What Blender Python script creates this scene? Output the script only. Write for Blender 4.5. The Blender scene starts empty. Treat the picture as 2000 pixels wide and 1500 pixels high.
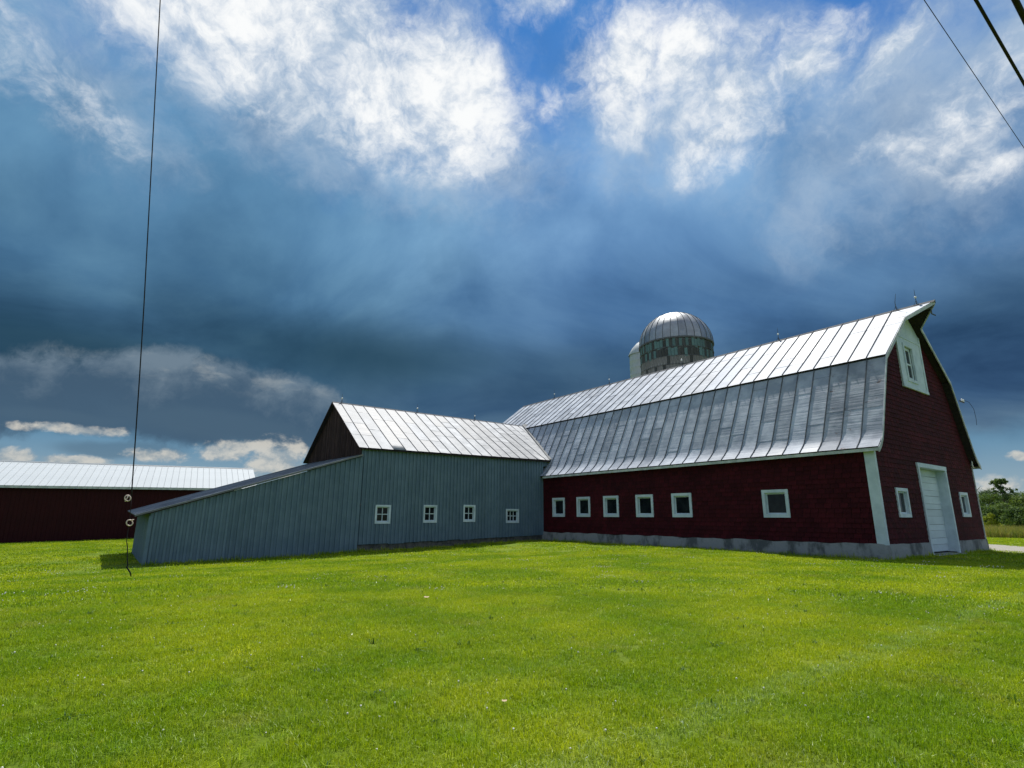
import bpy, math, random
import numpy as np
from mathutils import Vector, Matrix, Euler

R = math.radians
scene = bpy.context.scene
rng = random.Random(7)

# ------------------------------------------------------------------ camera
CAM_H, F_PX, PITCH, ROLL = 1.5, 1060.4, 0.2413, 0.0059      # F_PX for a 2000 px wide picture
TH = 0.6313                                                 # barn yaw
O = Vector((14.2978, 21.511, 0.0))                          # near corner of the big barn
cd = bpy.data.cameras.new('camera'); co = bpy.data.objects.new('camera', cd)
scene.collection.objects.link(co); scene.camera = co
cd.sensor_width = 36; cd.lens = 36 * F_PX / 2000; cd.clip_start = 0.05; cd.clip_end = 6000
fw = Vector((0, math.cos(PITCH), math.sin(PITCH))); up0 = Vector((0, -math.sin(PITCH), math.cos(PITCH))); rt0 = Vector((1, 0, 0))
rt = rt0 * math.cos(ROLL) + up0 * math.sin(ROLL); up = -rt0 * math.sin(ROLL) + up0 * math.cos(ROLL)
m = Matrix((rt, up, -fw)).transposed().to_4x4(); m.translation = (0, 0, CAM_H); co.matrix_world = m
def ray(x, y):
    v = fw + rt * ((x - 1000) / F_PX) + up * ((750 - y) / F_PX); v.normalize(); return v

scene.view_settings.view_transform = 'Standard'; scene.view_settings.look = 'None'
scene.view_settings.gamma = 1.0; scene.view_settings.exposure = 0.4; scene.view_settings.use_curve_mapping = False
scene.render.resolution_x = 1024; scene.render.resolution_y = 768

# ------------------------------------------------------------------ node helper
class NT:
    def __init__(s, nt): s.nt = nt; s.nt.nodes.clear()
    def n(s, kind, ins=None, **at):
        o = s.nt.nodes.new(kind)
        for k, v in at.items(): setattr(o, k, v)
        for k, v in (ins or {}).items(): s.set(o.inputs[k], v)
        return o
    def set(s, sock, v):
        if isinstance(v, bpy.types.NodeSocket): s.nt.links.new(v, sock)
        elif isinstance(v, bpy.types.Node): s.nt.links.new(v.outputs[0], sock)
        else:
            if isinstance(v, (tuple, list)) and sock.type == 'RGBA' and len(v) == 3: v = (*v, 1)
            sock.default_value = v
    def m(s, op, a, b=0.0, c=0.0, clamp=False):
        o = s.nt.nodes.new('ShaderNodeMath'); o.operation = op; o.use_clamp = clamp
        s.set(o.inputs[0], a); s.set(o.inputs[1], b); s.set(o.inputs[2], c); return o.outputs[0]
    def vm(s, op, a, b=(0, 0, 0), scale=None):
        o = s.nt.nodes.new('ShaderNodeVectorMath'); o.operation = op
        s.set(o.inputs[0], a); s.set(o.inputs[1], b)
        if scale is not None: s.set(o.inputs['Scale'], scale)
        return o.outputs['Value'] if op in ('DOT_PRODUCT', 'LENGTH') else o.outputs[0]
    def noise(s, vec, scale, detail=4, rough=0.55, color=False, dist=0.0):
        o = s.n('ShaderNodeTexNoise', {'Vector': vec, 'Scale': scale, 'Detail': detail, 'Roughness': rough, 'Distortion': dist})
        return o.outputs['Color'] if color else o.outputs['Fac']
    def ss(s, v, lo, hi, a=0.0, b=1.0):
        o = s.n('ShaderNodeMapRange', {'Value': v, 'From Min': lo, 'From Max': hi, 'To Min': a, 'To Max': b}, interpolation_type='SMOOTHSTEP')
        return o.outputs[0]
    def lin(s, v, lo, hi, a=0.0, b=1.0):
        return s.n('ShaderNodeMapRange', {'Value': v, 'From Min': lo, 'From Max': hi, 'To Min': a, 'To Max': b}).outputs[0]
    def mix(s, f, a, b, mode='MIX'):
        o = s.n('ShaderNodeMix', data_type='RGBA', blend_type=mode)
        s.set(o.inputs['Factor'], f); s.set(o.inputs['A'], a); s.set(o.inputs['B'], b); return o.outputs['Result']
    def ramp(s, v, stops, interp='LINEAR'):
        o = s.n('ShaderNodeValToRGB', {'Fac': v}); cr = o.color_ramp; cr.interpolation = interp
        while len(cr.elements) < len(stops): cr.elements.new(0.5)
        for e, (p, c) in zip(cr.elements, stops): e.position = p; e.color = (*c, 1)
        return o.outputs[0]

# ------------------------------------------------------------------ sky and sun
SUN_AZ, SUN_EL = R(8.8), R(61)
SKY_GAIN = 0.76                      # picture is exposed +0.4 stop
world = bpy.data.worlds.new('World'); scene.world = world; world.use_nodes = True
w = NT(world.node_tree)
d = w.n('ShaderNodeTexCoord').outputs['Generated']
sep = w.n('ShaderNodeSeparateXYZ', {0: d}); Z = sep.outputs[2]
sky = w.n('ShaderNodeTexSky', sky_type='NISHITA', sun_disc=False, sun_elevation=SUN_EL, sun_rotation=SUN_AZ, air_density=1.0, dust_density=0.2, ozone_density=2.2)
clear = w.mix(1.0, sky.outputs[0], (0.022, 0.066, 0.112), 'MULTIPLY')
# warped directions: the clouds' ragged outlines
wc = w.vm('SUBTRACT', w.noise(d, 3.6, 5, 0.55, color=True), (0.5, 0.5, 0.5))
wf = w.vm('SUBTRACT', w.noise(d, 15.0, 8, 0.62, color=True), (0.5, 0.5, 0.5))
d1 = w.vm('ADD', d, w.vm('SCALE', wc, scale=0.13))
d2 = w.vm('ADD', d1, w.vm('SCALE', wf, scale=0.03))
d3 = w.vm('ADD', d, w.vm('ADD', w.vm('MULTIPLY', wc, (.07, .07, .035)), w.vm('SCALE', wf, scale=0.016)))      # low clouds: longer than tall
def blob(vec, x, y, sx, sy, tilt=0.0):
    """soft elliptic cloud mass about the sky direction of a picture point; sizes in picture px"""
    c = ray(x, y); h = Vector((0, 0, 1)).cross(c) * -1; h.normalize(); v = h.cross(c); v.normalize()
    if v.z < 0: v = -v
    t = R(tilt); e1 = h * math.cos(t) + v * math.sin(t); e2 = c.cross(e1)
    M = Matrix((e1, e2, c)).transposed()
    k = c.dot(fw) / F_PX
    mp = w.n('ShaderNodeMapping', {'Vector': vec, 'Location': c, 'Rotation': tuple(M.to_euler('XYZ')), 'Scale': (sx * k, sy * k, max(sx, sy) * k)}, vector_type='TEXTURE')
    return w.n('ShaderNodeTexGradient', {0: mp.outputs[0]}, gradient_type='SPHERICAL').outputs['Fac']
def total(vec, lst, op='MAXIMUM'):
    t = None
    for b in lst:
        amp = b[5] if len(b) > 5 else 1.0
        g = w.m('MULTIPLY', blob(vec, *b[:5]), amp)
        t = g if t is None else w.m(op, t, g, .15)
    return t
big = w.noise(d, 2.2, 5, 0.5)
small0 = w.noise(w.vm('MULTIPLY', d3, (1, 1, 2.2)), 13.0, 9, 0.6)
fine = w.noise(d2, 8.0, 12, 0.66)
mid = w.noise(d1, 4.5, 8, 0.52)
soft = w.noise(d1, 3.0, 3, 0.45)
puff = w.m('ABSOLUTE', w.m('MULTIPLY', w.m('SUBTRACT', w.noise(d2, 11.0, 6, .55), .5), 3.0))
# the deck seen in perspective: a sheet overhead, drawn out into bands towards the horizon
pz = w.m('ADD', w.m('MAXIMUM', Z, 0.0), .16)
pl = w.n('ShaderNodeCombineXYZ', {0: w.m('DIVIDE', sep.outputs[0], pz), 1: w.m('DIVIDE', sep.outputs[1], pz), 2: 1.7}).outputs[0]
sheet = w.noise(pl, .95, 9, .60, dist=.5)
# --- storm deck
zz = w.m('ADD', Z, w.m('MULTIPLY', w.m('SUBTRACT', big, 0.5), 0.13))
zz = w.m('ADD', zz, w.m('MULTIPLY', w.m('SUBTRACT', mid, 0.5), 0.06))
deck = w.ramp(zz, [(0.0, (.14, .24, .31)), (.10, (.09, .165, .24)), (.19, (.045, .105, .195)), (.265, (.042, .105, .195)), (.36, (.076, .18, .335)),
                   (.50, (.112, .25, .45)), (.62, (.13, .295, .55)), (1.0, (.14, .29, .52))], 'EASE')
deck = w.mix(w.ss(soft, .42, .60, 0, .6), deck, w.mix(1.0, deck, (1.55, 1.38, 1.25), 'MULTIPLY'))
deck = w.mix(w.ss(mid, .52, .30, 0, .55), deck, w.mix(1.0, deck, (.62, .70, .76), 'MULTIPLY'))
deck = w.mix(1.0, deck, w.ramp(sheet, [(.30, (.50, .57, .64)), (.46, (.90, .93, .95)), (.60, (1.34, 1.24, 1.14)), (.74, (1.8, 1.55, 1.32))]), 'MULTIPLY')
deck = w.mix(1.0, deck, w.mix(w.ss(sep.outputs[0], -.45, .15), (.86, .935, .90), (.97, .97, 1.04)), 'MULTIPLY')
dband = total(d3, [(60, 680, 620, 110, 0, 1.0), (700, 690, 420, 110, 0, .75), (1900, 620, 420, 100, 0, .2), (-500, 690, 700, 130, 0, .9), (1100, 760, 500, 120, 0, .4)])
deck = w.mix(w.ss(dband, .05, .75, 0, .78), deck, (.018, .058, .098))
gap_hi = w.ss(w.m('ADD', zz, w.m('MULTIPLY', w.m('SUBTRACT', mid, .5), .35)), .56, .74)                              # the deck breaks up overhead
lowside = w.m('MAXIMUM', w.ss(sep.outputs[0], -.12, -.34), w.ss(sep.outputs[0], .56, .66))                             # clear strips low at the left and right
gap_lo = w.m('MULTIPLY', lowside, w.ss(w.m('ADD', zz, w.m('MULTIPLY', w.m('SUBTRACT', mid, .5), .10)), .150, .105))
col = w.mix(w.m('MAXIMUM', w.m('MULTIPLY', gap_hi, .85), w.ss(sep.outputs[1], .20, -.30, 0, .8)), deck, clear)  # also clears the unseen sky behind the viewer, added as cool fill
col = w.mix(gap_lo, col, w.mix(w.ss(Z, .0, .13), (.34, .44, .49), (.125, .27, .41)))
# --- grey lit cloud bank low on the left, and the dark bank below it
bank = total(d3, [(60, 768, 460, 98, 0), (400, 786, 380, 118, -4), (-450, 770, 520, 100, 0), (560, 800, 200, 90, -8, .8)])
bankm = w.ss(w.m('ADD', bank, w.m('MULTIPLY', w.m('SUBTRACT', fine, .5), .75)), .16, .40)
bankm = w.m('MULTIPLY', bankm, w.ss(bank, .0, .15))
bv = w.m('ADD', w.m('MULTIPLY', w.m('SUBTRACT', fine, .5), .22), Z)
bcol = w.mix(w.ss(bv, .165, .245), (.058, .110, .175), (.17, .235, .30))
bcol = w.mix(w.m('MULTIPLY', w.ss(small0, .48, .66), w.ss(Z, .185, .235, 0, .7)), bcol, (.34, .38, .40))
col = w.mix(w.m('MULTIPLY', bankm, .92), col, bcol)
dk = total(d3, [(450, 840, 300, 44, -6), (120, 812, 220, 24, 0, .8), (240, 880, 150, 26, 0), (-300, 850, 320, 30, 0)])
dkm = w.ss(w.m('ADD', dk, w.m('MULTIPLY', w.m('SUBTRACT', mid, .5), .7)), .15, .62)
col = w.mix(w.m('MULTIPLY', dkm, .5), col, (.075, .135, .20))
# --- small cumulus near the horizon
lo = total(d3, [(310, 893, 75, 20, 0), (440, 890, 80, 30, 0), (550, 905, 75, 60, 0), (150, 838, 120, 15, 0), (30, 893, 60, 26, 0), (150, 902, 90, 18, 0),
                (470, 878, 80, 16, 0), (1985, 950, 110, 30, 0, .5), (2160, 940, 160, 40, 0, .6), (-150, 900, 160, 30, 0), (1990, 893, 40, 12, 0)])
small = w.noise(w.vm('MULTIPLY', d3, (1, 1, 1.5)), 24.0, 9, 0.62)
lom = w.ss(w.m('ADD', lo, w.m('MULTIPLY', w.m('SUBTRACT', small, .5), 1.7)), .12, .60)
lom = w.m('MULTIPLY', lom, w.ss(lo, .01, .14))
col = w.mix(w.m('MULTIPLY', lom, .8), col, w.mix(w.ss(small, .38, .60), (.33, .38, .41), (.68, .65, .58)))
# --- bright broken cloud overhead, lit from behind
hi = total(d1, [(500, 20, 470, 210, -14, .9), (720, 130, 330, 200, -32), (860, 190, 220, 190, -30), (940, 240, 130, 110, -40, .8), (905, 300, 70, 60, 20, .8),
                (1235, 130, 190, 170, 30), (1330, 100, 150, 150, 0, .9), (1450, 200, 190, 140, 30, .95), (1410, 265, 150, 75, 15, .85), (1560, 120, 140, 110, 20, .85),
                (1720, 130, 190, 70, 42, .75), (1900, 215, 190, 110, 10, .85), (1740, 285, 85, 55, 0, .75), (1945, 320, 90, 55, 0, .7), (1990, 110, 60, 110, 0, .95),
                (185, 190, 170, 70, -38, .50), (60, 110, 260, 120, -30, .40), (330, 30, 240, 130, -10, .55), (1030, 15, 130, 60, 20, .8), (1060, 200, 50, 110, 0, .55),
                (450, -160, 700, 160, 0, .8), (1650, -260, 500, 160, 0, .8)])
behind = w.ss(sep.outputs[1], .20, -.30)                                     # unseen sky behind the viewer, opened to broken cloud as cool fill light
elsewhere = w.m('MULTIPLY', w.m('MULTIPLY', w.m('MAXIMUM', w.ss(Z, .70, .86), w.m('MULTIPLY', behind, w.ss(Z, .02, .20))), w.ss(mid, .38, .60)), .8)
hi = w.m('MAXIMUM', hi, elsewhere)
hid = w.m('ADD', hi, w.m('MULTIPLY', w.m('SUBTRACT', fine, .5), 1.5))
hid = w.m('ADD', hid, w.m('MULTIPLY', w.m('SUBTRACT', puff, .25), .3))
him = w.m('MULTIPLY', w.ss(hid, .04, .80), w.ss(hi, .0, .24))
fine2 = w.noise(w.vm('ADD', d2, (0.004, 0.004, 0.022)), 8.0, 10, 0.66)         # same field a little towards the sun
lit = w.m('ADD', w.m('MULTIPLY', w.m('SUBTRACT', fine, fine2), 2.4), w.m('MULTIPLY', w.m('SUBTRACT', soft, .5), 1.6))
lit = w.m('ADD', lit, w.m('MULTIPLY', w.m('SUBTRACT', puff, .25), .3))
hcol = w.mix(w.ss(lit, -.45, .35), (.38, .50, .66), (.98, .99, .99))
wide = total(d1, [(520, 60, 620, 330, -14, .9), (820, 200, 420, 300, -25), (1330, 160, 420, 280, 0, .9), (1780, 230, 480, 380, 0, .85), (150, 120, 420, 220, -25, .6)])
veil = w.ss(w.m('ADD', wide, w.m('MULTIPLY', w.m('SUBTRACT', fine, .5), 1.5)), .10, 1.0, 0, .75)
veil = w.m('MULTIPLY', veil, w.ss(wide, .0, .3))
col = w.mix(veil, col, (.44, .55, .68))
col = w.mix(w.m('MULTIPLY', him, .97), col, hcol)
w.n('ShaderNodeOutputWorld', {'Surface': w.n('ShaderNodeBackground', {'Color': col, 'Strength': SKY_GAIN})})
world.cycles.sampling_method = 'MANUAL'; world.cycles.sample_map_resolution = 512

sl = bpy.data.lights.new('sun', 'SUN'); sl.energy = 4.6; sl.angle = R(0.55); sl.color = (1, .955, .88)
so = bpy.data.objects.new('sun', sl); scene.collection.objects.link(so)
sdir = Vector((math.sin(SUN_AZ) * math.cos(SUN_EL), math.cos(SUN_AZ) * math.cos(SUN_EL), math.sin(SUN_EL)))
so.rotation_euler = sdir.to_track_quat('Z', 'Y').to_euler(); so.location = sdir * 60
#SPLIT
# ------------------------------------------------------------------ materials
def mat(name): 
    mm = bpy.data.materials.new(name); mm.use_nodes = True; t = NT(mm.node_tree); return mm, t
def finish(t, bs): t.n('ShaderNodeOutputMaterial', {'Surface': bs})
def prin(t, color, rough, metal=0.0, normal=None, spec=0.5):
    ins = {'Base Color': color, 'Roughness': rough, 'Metallic': metal, 'Specular IOR Level': spec}
    if normal is not None: ins['Normal'] = normal
    return t.n('ShaderNodeBsdfPrincipled', ins)
def bump(t, h, strength=0.3, dist=0.02): return t.n('ShaderNodeBump', {'Height': h, 'Strength': strength, 'Distance': dist}).outputs[0]
def ocoord(t): return t.n('ShaderNodeTexCoord').outputs['Object']
def scl(t, v, s): return t.n('ShaderNodeMapping', {'Vector': v, 'Scale': s}).outputs[0]
def orand(t): return t.n('ShaderNodeObjectInfo').outputs['Random']

def simple(name, c0, c1, scale, rough, metal=0.0, bs=0.25, bd=0.01, stretch=(1, 1, 1), var=0.0, spec=0.5, detail=6):
    mm, t = mat(name); v = scl(t, ocoord(t), stretch)
    nz = t.noise(v, scale, detail, .6)
    c = t.mix(t.ss(nz, .3, .7), c0, c1)
    if var: c = t.mix(1.0, c, t.ramp(orand(t), [(0, (1 - var,) * 3), (1, (1 + var * .6,) * 3)]), 'MULTIPLY')
    nf = t.noise(v, scale * 6, 4, .6)
    finish(t, prin(t, c, rough, metal, bump(t, t.m('ADD', nz, t.m('MULTIPLY', nf, .4)), bs, bd), spec)); return mm

MAT = {}
# red pressed siding: shingle-like relief, faded patches
mm, t = mat('red_siding'); v = ocoord(t)
nz = t.noise(v, .9, 5, .6); nf = t.noise(scl(t, v, (9, 9, 14)), 1.0, 4, .6)
uu = t.n('ShaderNodeSeparateXYZ', {0: v}); al = t.m('ADD', t.m('ADD', uu.outputs[0], uu.outputs[1]), t.m('MULTIPLY', orand(t), 53.0))
cell = t.n('ShaderNodeTexWhiteNoise', {'W': t.m('FLOOR', t.m('MULTIPLY', al, 3.1))}, noise_dimensions='1D').outputs['Value']
edge = t.m('ABSOLUTE', t.m('SUBTRACT', t.m('FRACT', t.m('MULTIPLY', al, 3.1)), .5))
c = t.mix(t.ss(nz, .3, .72), (.038, .0024, .0056), (.060, .0048, .0088))
c = t.mix(1.0, c, t.ramp(cell, [(0, (.72,) * 3), (1, (1.22,) * 3)]), 'MULTIPLY')
c = t.mix(t.ss(edge, .465, .49, 0, .6), c, (.016, .001, .002))
c = t.mix(t.ss(nf, .55, .8, 0, .35), c, (.085, .012, .017))
c = t.mix(1.0, c, t.ramp(orand(t), [(0, (.88,) * 3), (1, (1.1,) * 3)]), 'MULTIPLY')
finish(t, prin(t, c, .8, 0, bump(t, t.m('SUBTRACT', t.m('ADD', nf, t.m('MULTIPLY', cell, .5)), t.ss(edge, .45, .5)), .9, .04), .18)); MAT['red'] = mm
MAT['white'] = simple('white_paint', (.44, .53, .58), (.57, .66, .71), 2.2, .55, bs=.15, bd=.004, var=.06)
MAT['cream'] = simple('weathered_white_paint', (.33, .36, .36), (.55, .58, .58), 3.0, .6, bs=.3, bd=.006, var=.1)
MAT['doorboard'] = simple('white_door_boards', (.45, .54, .58), (.56, .65, .70), 1.6, .55, bs=.08, bd=.004, stretch=(.4, .4, 1.2), var=.1)
# concrete with dark stains that keep to their own shapes
mm, t = mat('concrete'); v = ocoord(t)
n1 = t.noise(scl(t, v, (1, 1, .55)), 1.6, 7, .62); n2 = t.noise(v, 14, 5, .65); n3 = t.noise(scl(t, v, (.35, .35, 1)), 2.2, 3, .5)
c = t.mix(n2, (.19, .20, .205), (.29, .30, .30)); c = t.mix(t.ss(n1, .47, .64, 0, .82), c, (.045, .052, .052)); c = t.mix(t.ss(n3, .6, .75, 0, .5), c, (.32, .33, .33))
finish(t, prin(t, c, .85, 0, bump(t, t.m('ADD', n1, t.m('MULTIPLY', n2, .3)), .6, .03))); MAT['concrete'] = mm
MAT['darkstone'] = simple('dark_foundation_stone', (.05, .048, .045), (.14, .135, .12), 3.5, .9, bs=.8, bd=.05)
# galvanised sheet: soft buckles across each sheet, dull and bright sheets, a little rust
def galv(name, lo_c, hi_c, rough, metal, rust=0.0, buckle=.5, axis=(0.5, .45, 9.0), spec=.2, vr=(.80, 1.1)):
    mm, t = mat(name); v = ocoord(t); rd = orand(t)
    off = t.n('ShaderNodeCombineXYZ', {0: t.m('MULTIPLY', rd, 37.0), 1: t.m('MULTIPLY', rd, 19.0), 2: t.m('MULTIPLY', rd, 71.0)}).outputs[0]
    vo = t.vm('ADD', v, off)
    rip = t.noise(scl(t, vo, axis), 1.0, 2, .45, dist=.3)
    blot = t.noise(vo, 1.3, 6, .62); grain = t.noise(v, 22, 4, .6)
    base = t.mix(t.ss(blot, .36, .66), lo_c, hi_c)
    base = t.mix(1.0, base, t.ramp(rd, [(0, (vr[0],) * 3), (1, (vr[1],) * 3)]), 'MULTIPLY')
    if rust:
        rn = t.noise(scl(t, vo, (1.6, 1.6, 2.6)), 1.5, 7, .68)
        base = t.mix(t.ss(rn, .60, .72, 0, rust), base, (.12, .055, .03))
    r_ = t.m('ADD', rough, t.m('MULTIPLY', t.m('SUBTRACT', blot, .5), .22))
    r_ = t.m('ADD', r_, t.m('MULTIPLY', t.m('SUBTRACT', rd, .5), .12))
    h = t.m('ADD', t.m('MULTIPLY', rip, 1.0), t.m('MULTIPLY', grain, .03))
    finish(t, prin(t, base, r_, metal, bump(t, h, buckle, .05), spec)); return mm
MAT['roof'] = galv('galvanised_roof', (.30, .335, .39), (.45, .485, .54), .55, .0, spec=.16, rust=.12, buckle=.28, vr=(.80, 1.12))
MAT['roof_rust'] = galv('galvanised_roof_rusting', (.26, .285, .33), (.43, .455, .50), .62, .0, spec=.06, rust=.95, buckle=.35)
MAT['roof2'] = galv('galvanised_roof_annex', (.30, .315, .33), (.46, .47, .48), .56, .0, spec=.12, rust=.05, axis=(.5, 4.0, 4.0), vr=(.70, 1.12))
MAT['shedroof'] = galv('dull_shed_roof', (.13, .155, .19), (.20, .23, .27), .6, .1, buckle=.2)
MAT['seam'] = simple('shaded_tarnished_seam', (.075, .08, .088), (.13, .137, .147), 6, .85, 0, spec=.2)  # darker than tarnish alone: the seams' shadowed sides are put into the colour
MAT['flash'] = galv('lead_flashing', (.16, .17, .175), (.24, .25, .255), .7, .0, spec=.1)
MAT['corr'] = galv('corrugated_siding', (.108, .165, .212), (.136, .198, .245), .6, .1, buckle=.08, axis=(.6, .6, .35), vr=(.95, 1.05))
MAT['wood'] = simple('old_dark_boards', (.020, .012, .010), (.070, .042, .036), 3.0, .9, spec=.1, bs=.8, bd=.02, stretch=(7, 7, .5), var=.35)
MAT['rafter'] = simple('dark_soffit_boards', (.008, .007, .0065), (.02, .017, .015), 3.0, .95, bs=.5, bd=.01, stretch=(4, .6, 1))
MAT['farred'] = simple('dark_red_steel', (.022, .0012, .0026), (.030, .002, .0036), .8, .6, bs=.05, spec=.15, var=.06)
MAT['farroof'] = simple('pale_steel_roof', (.40, .435, .45), (.45, .485, .50), .3, .6, .0, bs=.03, var=.02, spec=.3)
MAT['farroof_rib'] = simple('steel_roof_rib', (.26, .285, .30), (.30, .33, .345), 1, .6, 0, bs=.05)
MAT['stave'] = simple('silo_concrete', (.12, .115, .105), (.27, .26, .24), 2.2, .85, bs=.5, bd=.03, stretch=(1.5, 1.5, .35), var=.25)
MAT['stave_dark'] = simple('silo_dark_staves', (.02, .024, .022), (.05, .052, .047), 2.5, .8, bs=.4, bd=.02, var=.4)
MAT['stave_teal'] = simple('silo_teal_staves', (.045, .095, .09), (.085, .155, .145), 2.5, .6, bs=.3, bd=.02, var=.3)
MAT['dome'] = galv('silo_dome_metal', (.27, .28, .29), (.36, .375, .385), .48, .75, buckle=.15, axis=(.7, .7, .7))
MAT['palesilo'] = simple('pale_silo_steel', (.30, .335, .35), (.42, .455, .47), 1.2, .6, 0, bs=.1, stretch=(1, 1, .3))
MAT['wire'] = simple('dark_cable', (.008, .008, .009), (.016, .016, .018), 20, .7, spec=.2)
MAT['coilwire'] = simple('tan_wire_coil', (.52, .40, .32), (.70, .58, .50), 30, .45)
MAT['pole'] = simple('utility_pole_wood', (.07, .05, .035), (.15, .11, .08), 3, .9, stretch=(6, 6, .4))
MAT['porcelain'] = simple('white_porcelain', (.72, .72, .70), (.82, .82, .8), 5, .2)
mm, t = mat('dark_glass'); v = ocoord(t)
finish(t, prin(t, t.mix(t.ss(t.noise(v, 1.5, 3), .35, .75), (.004, .006, .008), (.022, .027, .03)), .08, 0, bump(t, t.noise(v, 2.5, 2), .06, .02), .22)); MAT['glass'] = mm

# ------------------------------------------------------------------ geometry helpers
CT, ST = math.cos(TH), math.sin(TH)
def W(b, a, z=0.0): return Vector((O.x + CT * b - ST * a, O.y + ST * b + CT * a, z))
def ba(x, y):
    dx, dy = x - O.x, y - O.y; return CT * dx + ST * dy, -ST * dx + CT * dy
def sstep(x, lo, hi):
    t = min(1, max(0, (x - lo) / (hi - lo))); return t * t * (3 - 2 * t)
def ground_z(x, y):
    b, a = ba(x, y)
    z = -0.62 * min(1.9, max(0, -b / 22.5)) * sstep(a, 3, 19)
    z += 0.13 * math.exp(-((b + 3.2) / 2.2) ** 2) * sstep(a, 0.5, 5) * (1 - sstep(a, 17, 21))       # low swell in front of the wall
    r = math.hypot(x, y)
    z += 0.03 * math.sin(x * .55 + 1) * math.sin(y * .43) * (1 - sstep(r, 25, 60)) * sstep(r, 3, 9)
    return z

class MB:
    def __init__(s): s.v = []; s.f = []
    def p(s, *pts):
        i = len(s.v); s.v += [tuple(q) for q in pts]; s.f.append(tuple(range(i, i + len(pts))))
    def box(s, x0, x1, y0, y1, z0, z1):
        i = len(s.v); s.v += [(x0, y0, z0), (x1, y0, z0), (x1, y1, z0), (x0, y1, z0), (x0, y0, z1), (x1, y0, z1), (x1, y1, z1), (x0, y1, z1)]
        for q in ((3, 2, 1, 0), (4, 5, 6, 7), (0, 1, 5, 4), (1, 2, 6, 5), (2, 3, 7, 6), (3, 0, 4, 7)): s.f.append(tuple(i + k for k in q))
    def hexa(s, lo4, hi4):
        i = len(s.v); s.v += [tuple(q) for q in list(lo4) + list(hi4)]
        for q in ((3, 2, 1, 0), (4, 5, 6, 7), (0, 1, 5, 4), (1, 2, 6, 5), (2, 3, 7, 6), (3, 0, 4, 7)): s.f.append(tuple(i + k for k in q))
    def grid(s, rows):
        i = len(s.v); n = len(rows[0])
        for r_ in rows: s.v += [tuple(q) for q in r_]
        for r_ in range(len(rows) - 1):
            for c_ in range(n - 1): s.f.append((i + r_ * n + c_, i + r_ * n + c_ + 1, i + (r_ + 1) * n + c_ + 1, i + (r_ + 1) * n + c_))
    def tube(s, pts, r, n=6, cap=True):
        pts = [Vector(q) for q in pts]; i = len(s.v); u = None
        rad = r if isinstance(r, (list, tuple)) else [r] * len(pts)
        for k, q in enumerate(pts):
            tt = (pts[min(k + 1, len(pts) - 1)] - pts[max(k - 1, 0)]).normalized()
            if u is None: u = tt.orthogonal().normalized()
            else: u = (u - tt * u.dot(tt)).normalized()
            vv = tt.cross(u)
            for j in range(n):
                an = 2 * math.pi * j / n; s.v.append(tuple(q + (u * math.cos(an) + vv * math.sin(an)) * rad[k]))
        for k in range(len(pts) - 1):
            for j in range(n): s.f.append((i + k * n + j, i + k * n + (j + 1) % n, i + (k + 1) * n + (j + 1) % n, i + (k + 1) * n + j))
        if cap:
            s.f.append(tuple(i + j for j in reversed(range(n)))); e = i + (len(pts) - 1) * n; s.f.append(tuple(e + j for j in range(n)))
    def lathe(s, prof, n=24, cx=0, cy=0):
        i = len(s.v)
        for r_, z in prof:
            for j in range(n):
                an = 2 * math.pi * j / n; s.v.append((cx + r_ * math.cos(an), cy + r_ * math.sin(an), z))
        for k in range(len(prof) - 1):
            for j in range(n): s.f.append((i + k * n + j, i + k * n + (j + 1) % n, i + (k + 1) * n + (j + 1) % n, i + (k + 1) * n + j))
    def mesh(s, name, m_=None, off=(0, 0, 0), smooth=False):
        me = bpy.data.meshes.new(name); ox, oy, oz = off
        me.from_pydata([(x - ox, y - oy, z - oz) for x, y, z in s.v], [], s.f); me.update()
        if m_ is not None: me.materials.append(MAT[m_] if isinstance(m_, str) else m_)
        if smooth: me.polygons.foreach_set('use_smooth', [True] * len(me.polygons))
        return me
OFF = {}
def link(name, data, parent=None):
    o = bpy.data.objects.new(name, data); scene.collection.objects.link(o)
    if parent is not None: o.parent = parent
    return o
def thing(name, label, cat, b, a, z, group=None, rot=None):
    """Empty at the base of a building; its parts are written in barn coordinates (b, a, z)"""
    o = link(name, None); o.location = W(b, a, z); o.rotation_euler = (0, 0, TH if rot is None else rot)
    o['label'] = label; o['category'] = cat
    if group: o['group'] = group
    OFF[o.name] = (b, a, z); return o
def part(name, mb, m_, parent, smooth=False, label=None):
    off = OFF.get(parent.name, (0, 0, 0)) if parent is not None else (0, 0, 0)
    o = link(name, mb.mesh(name, m_, off, smooth), parent); OFF[o.name] = off
    if label: o['label'] = label
    return o
def again(name, me, parent, loc):
    o = link(name, me, parent); o.location = loc; OFF[o.name] = OFF.get(parent.name, (0, 0, 0)); return o
def tag(o, label, cat, group=None):
    o['label'] = label; o['category'] = cat
    if group: o['group'] = group
    return o

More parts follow.
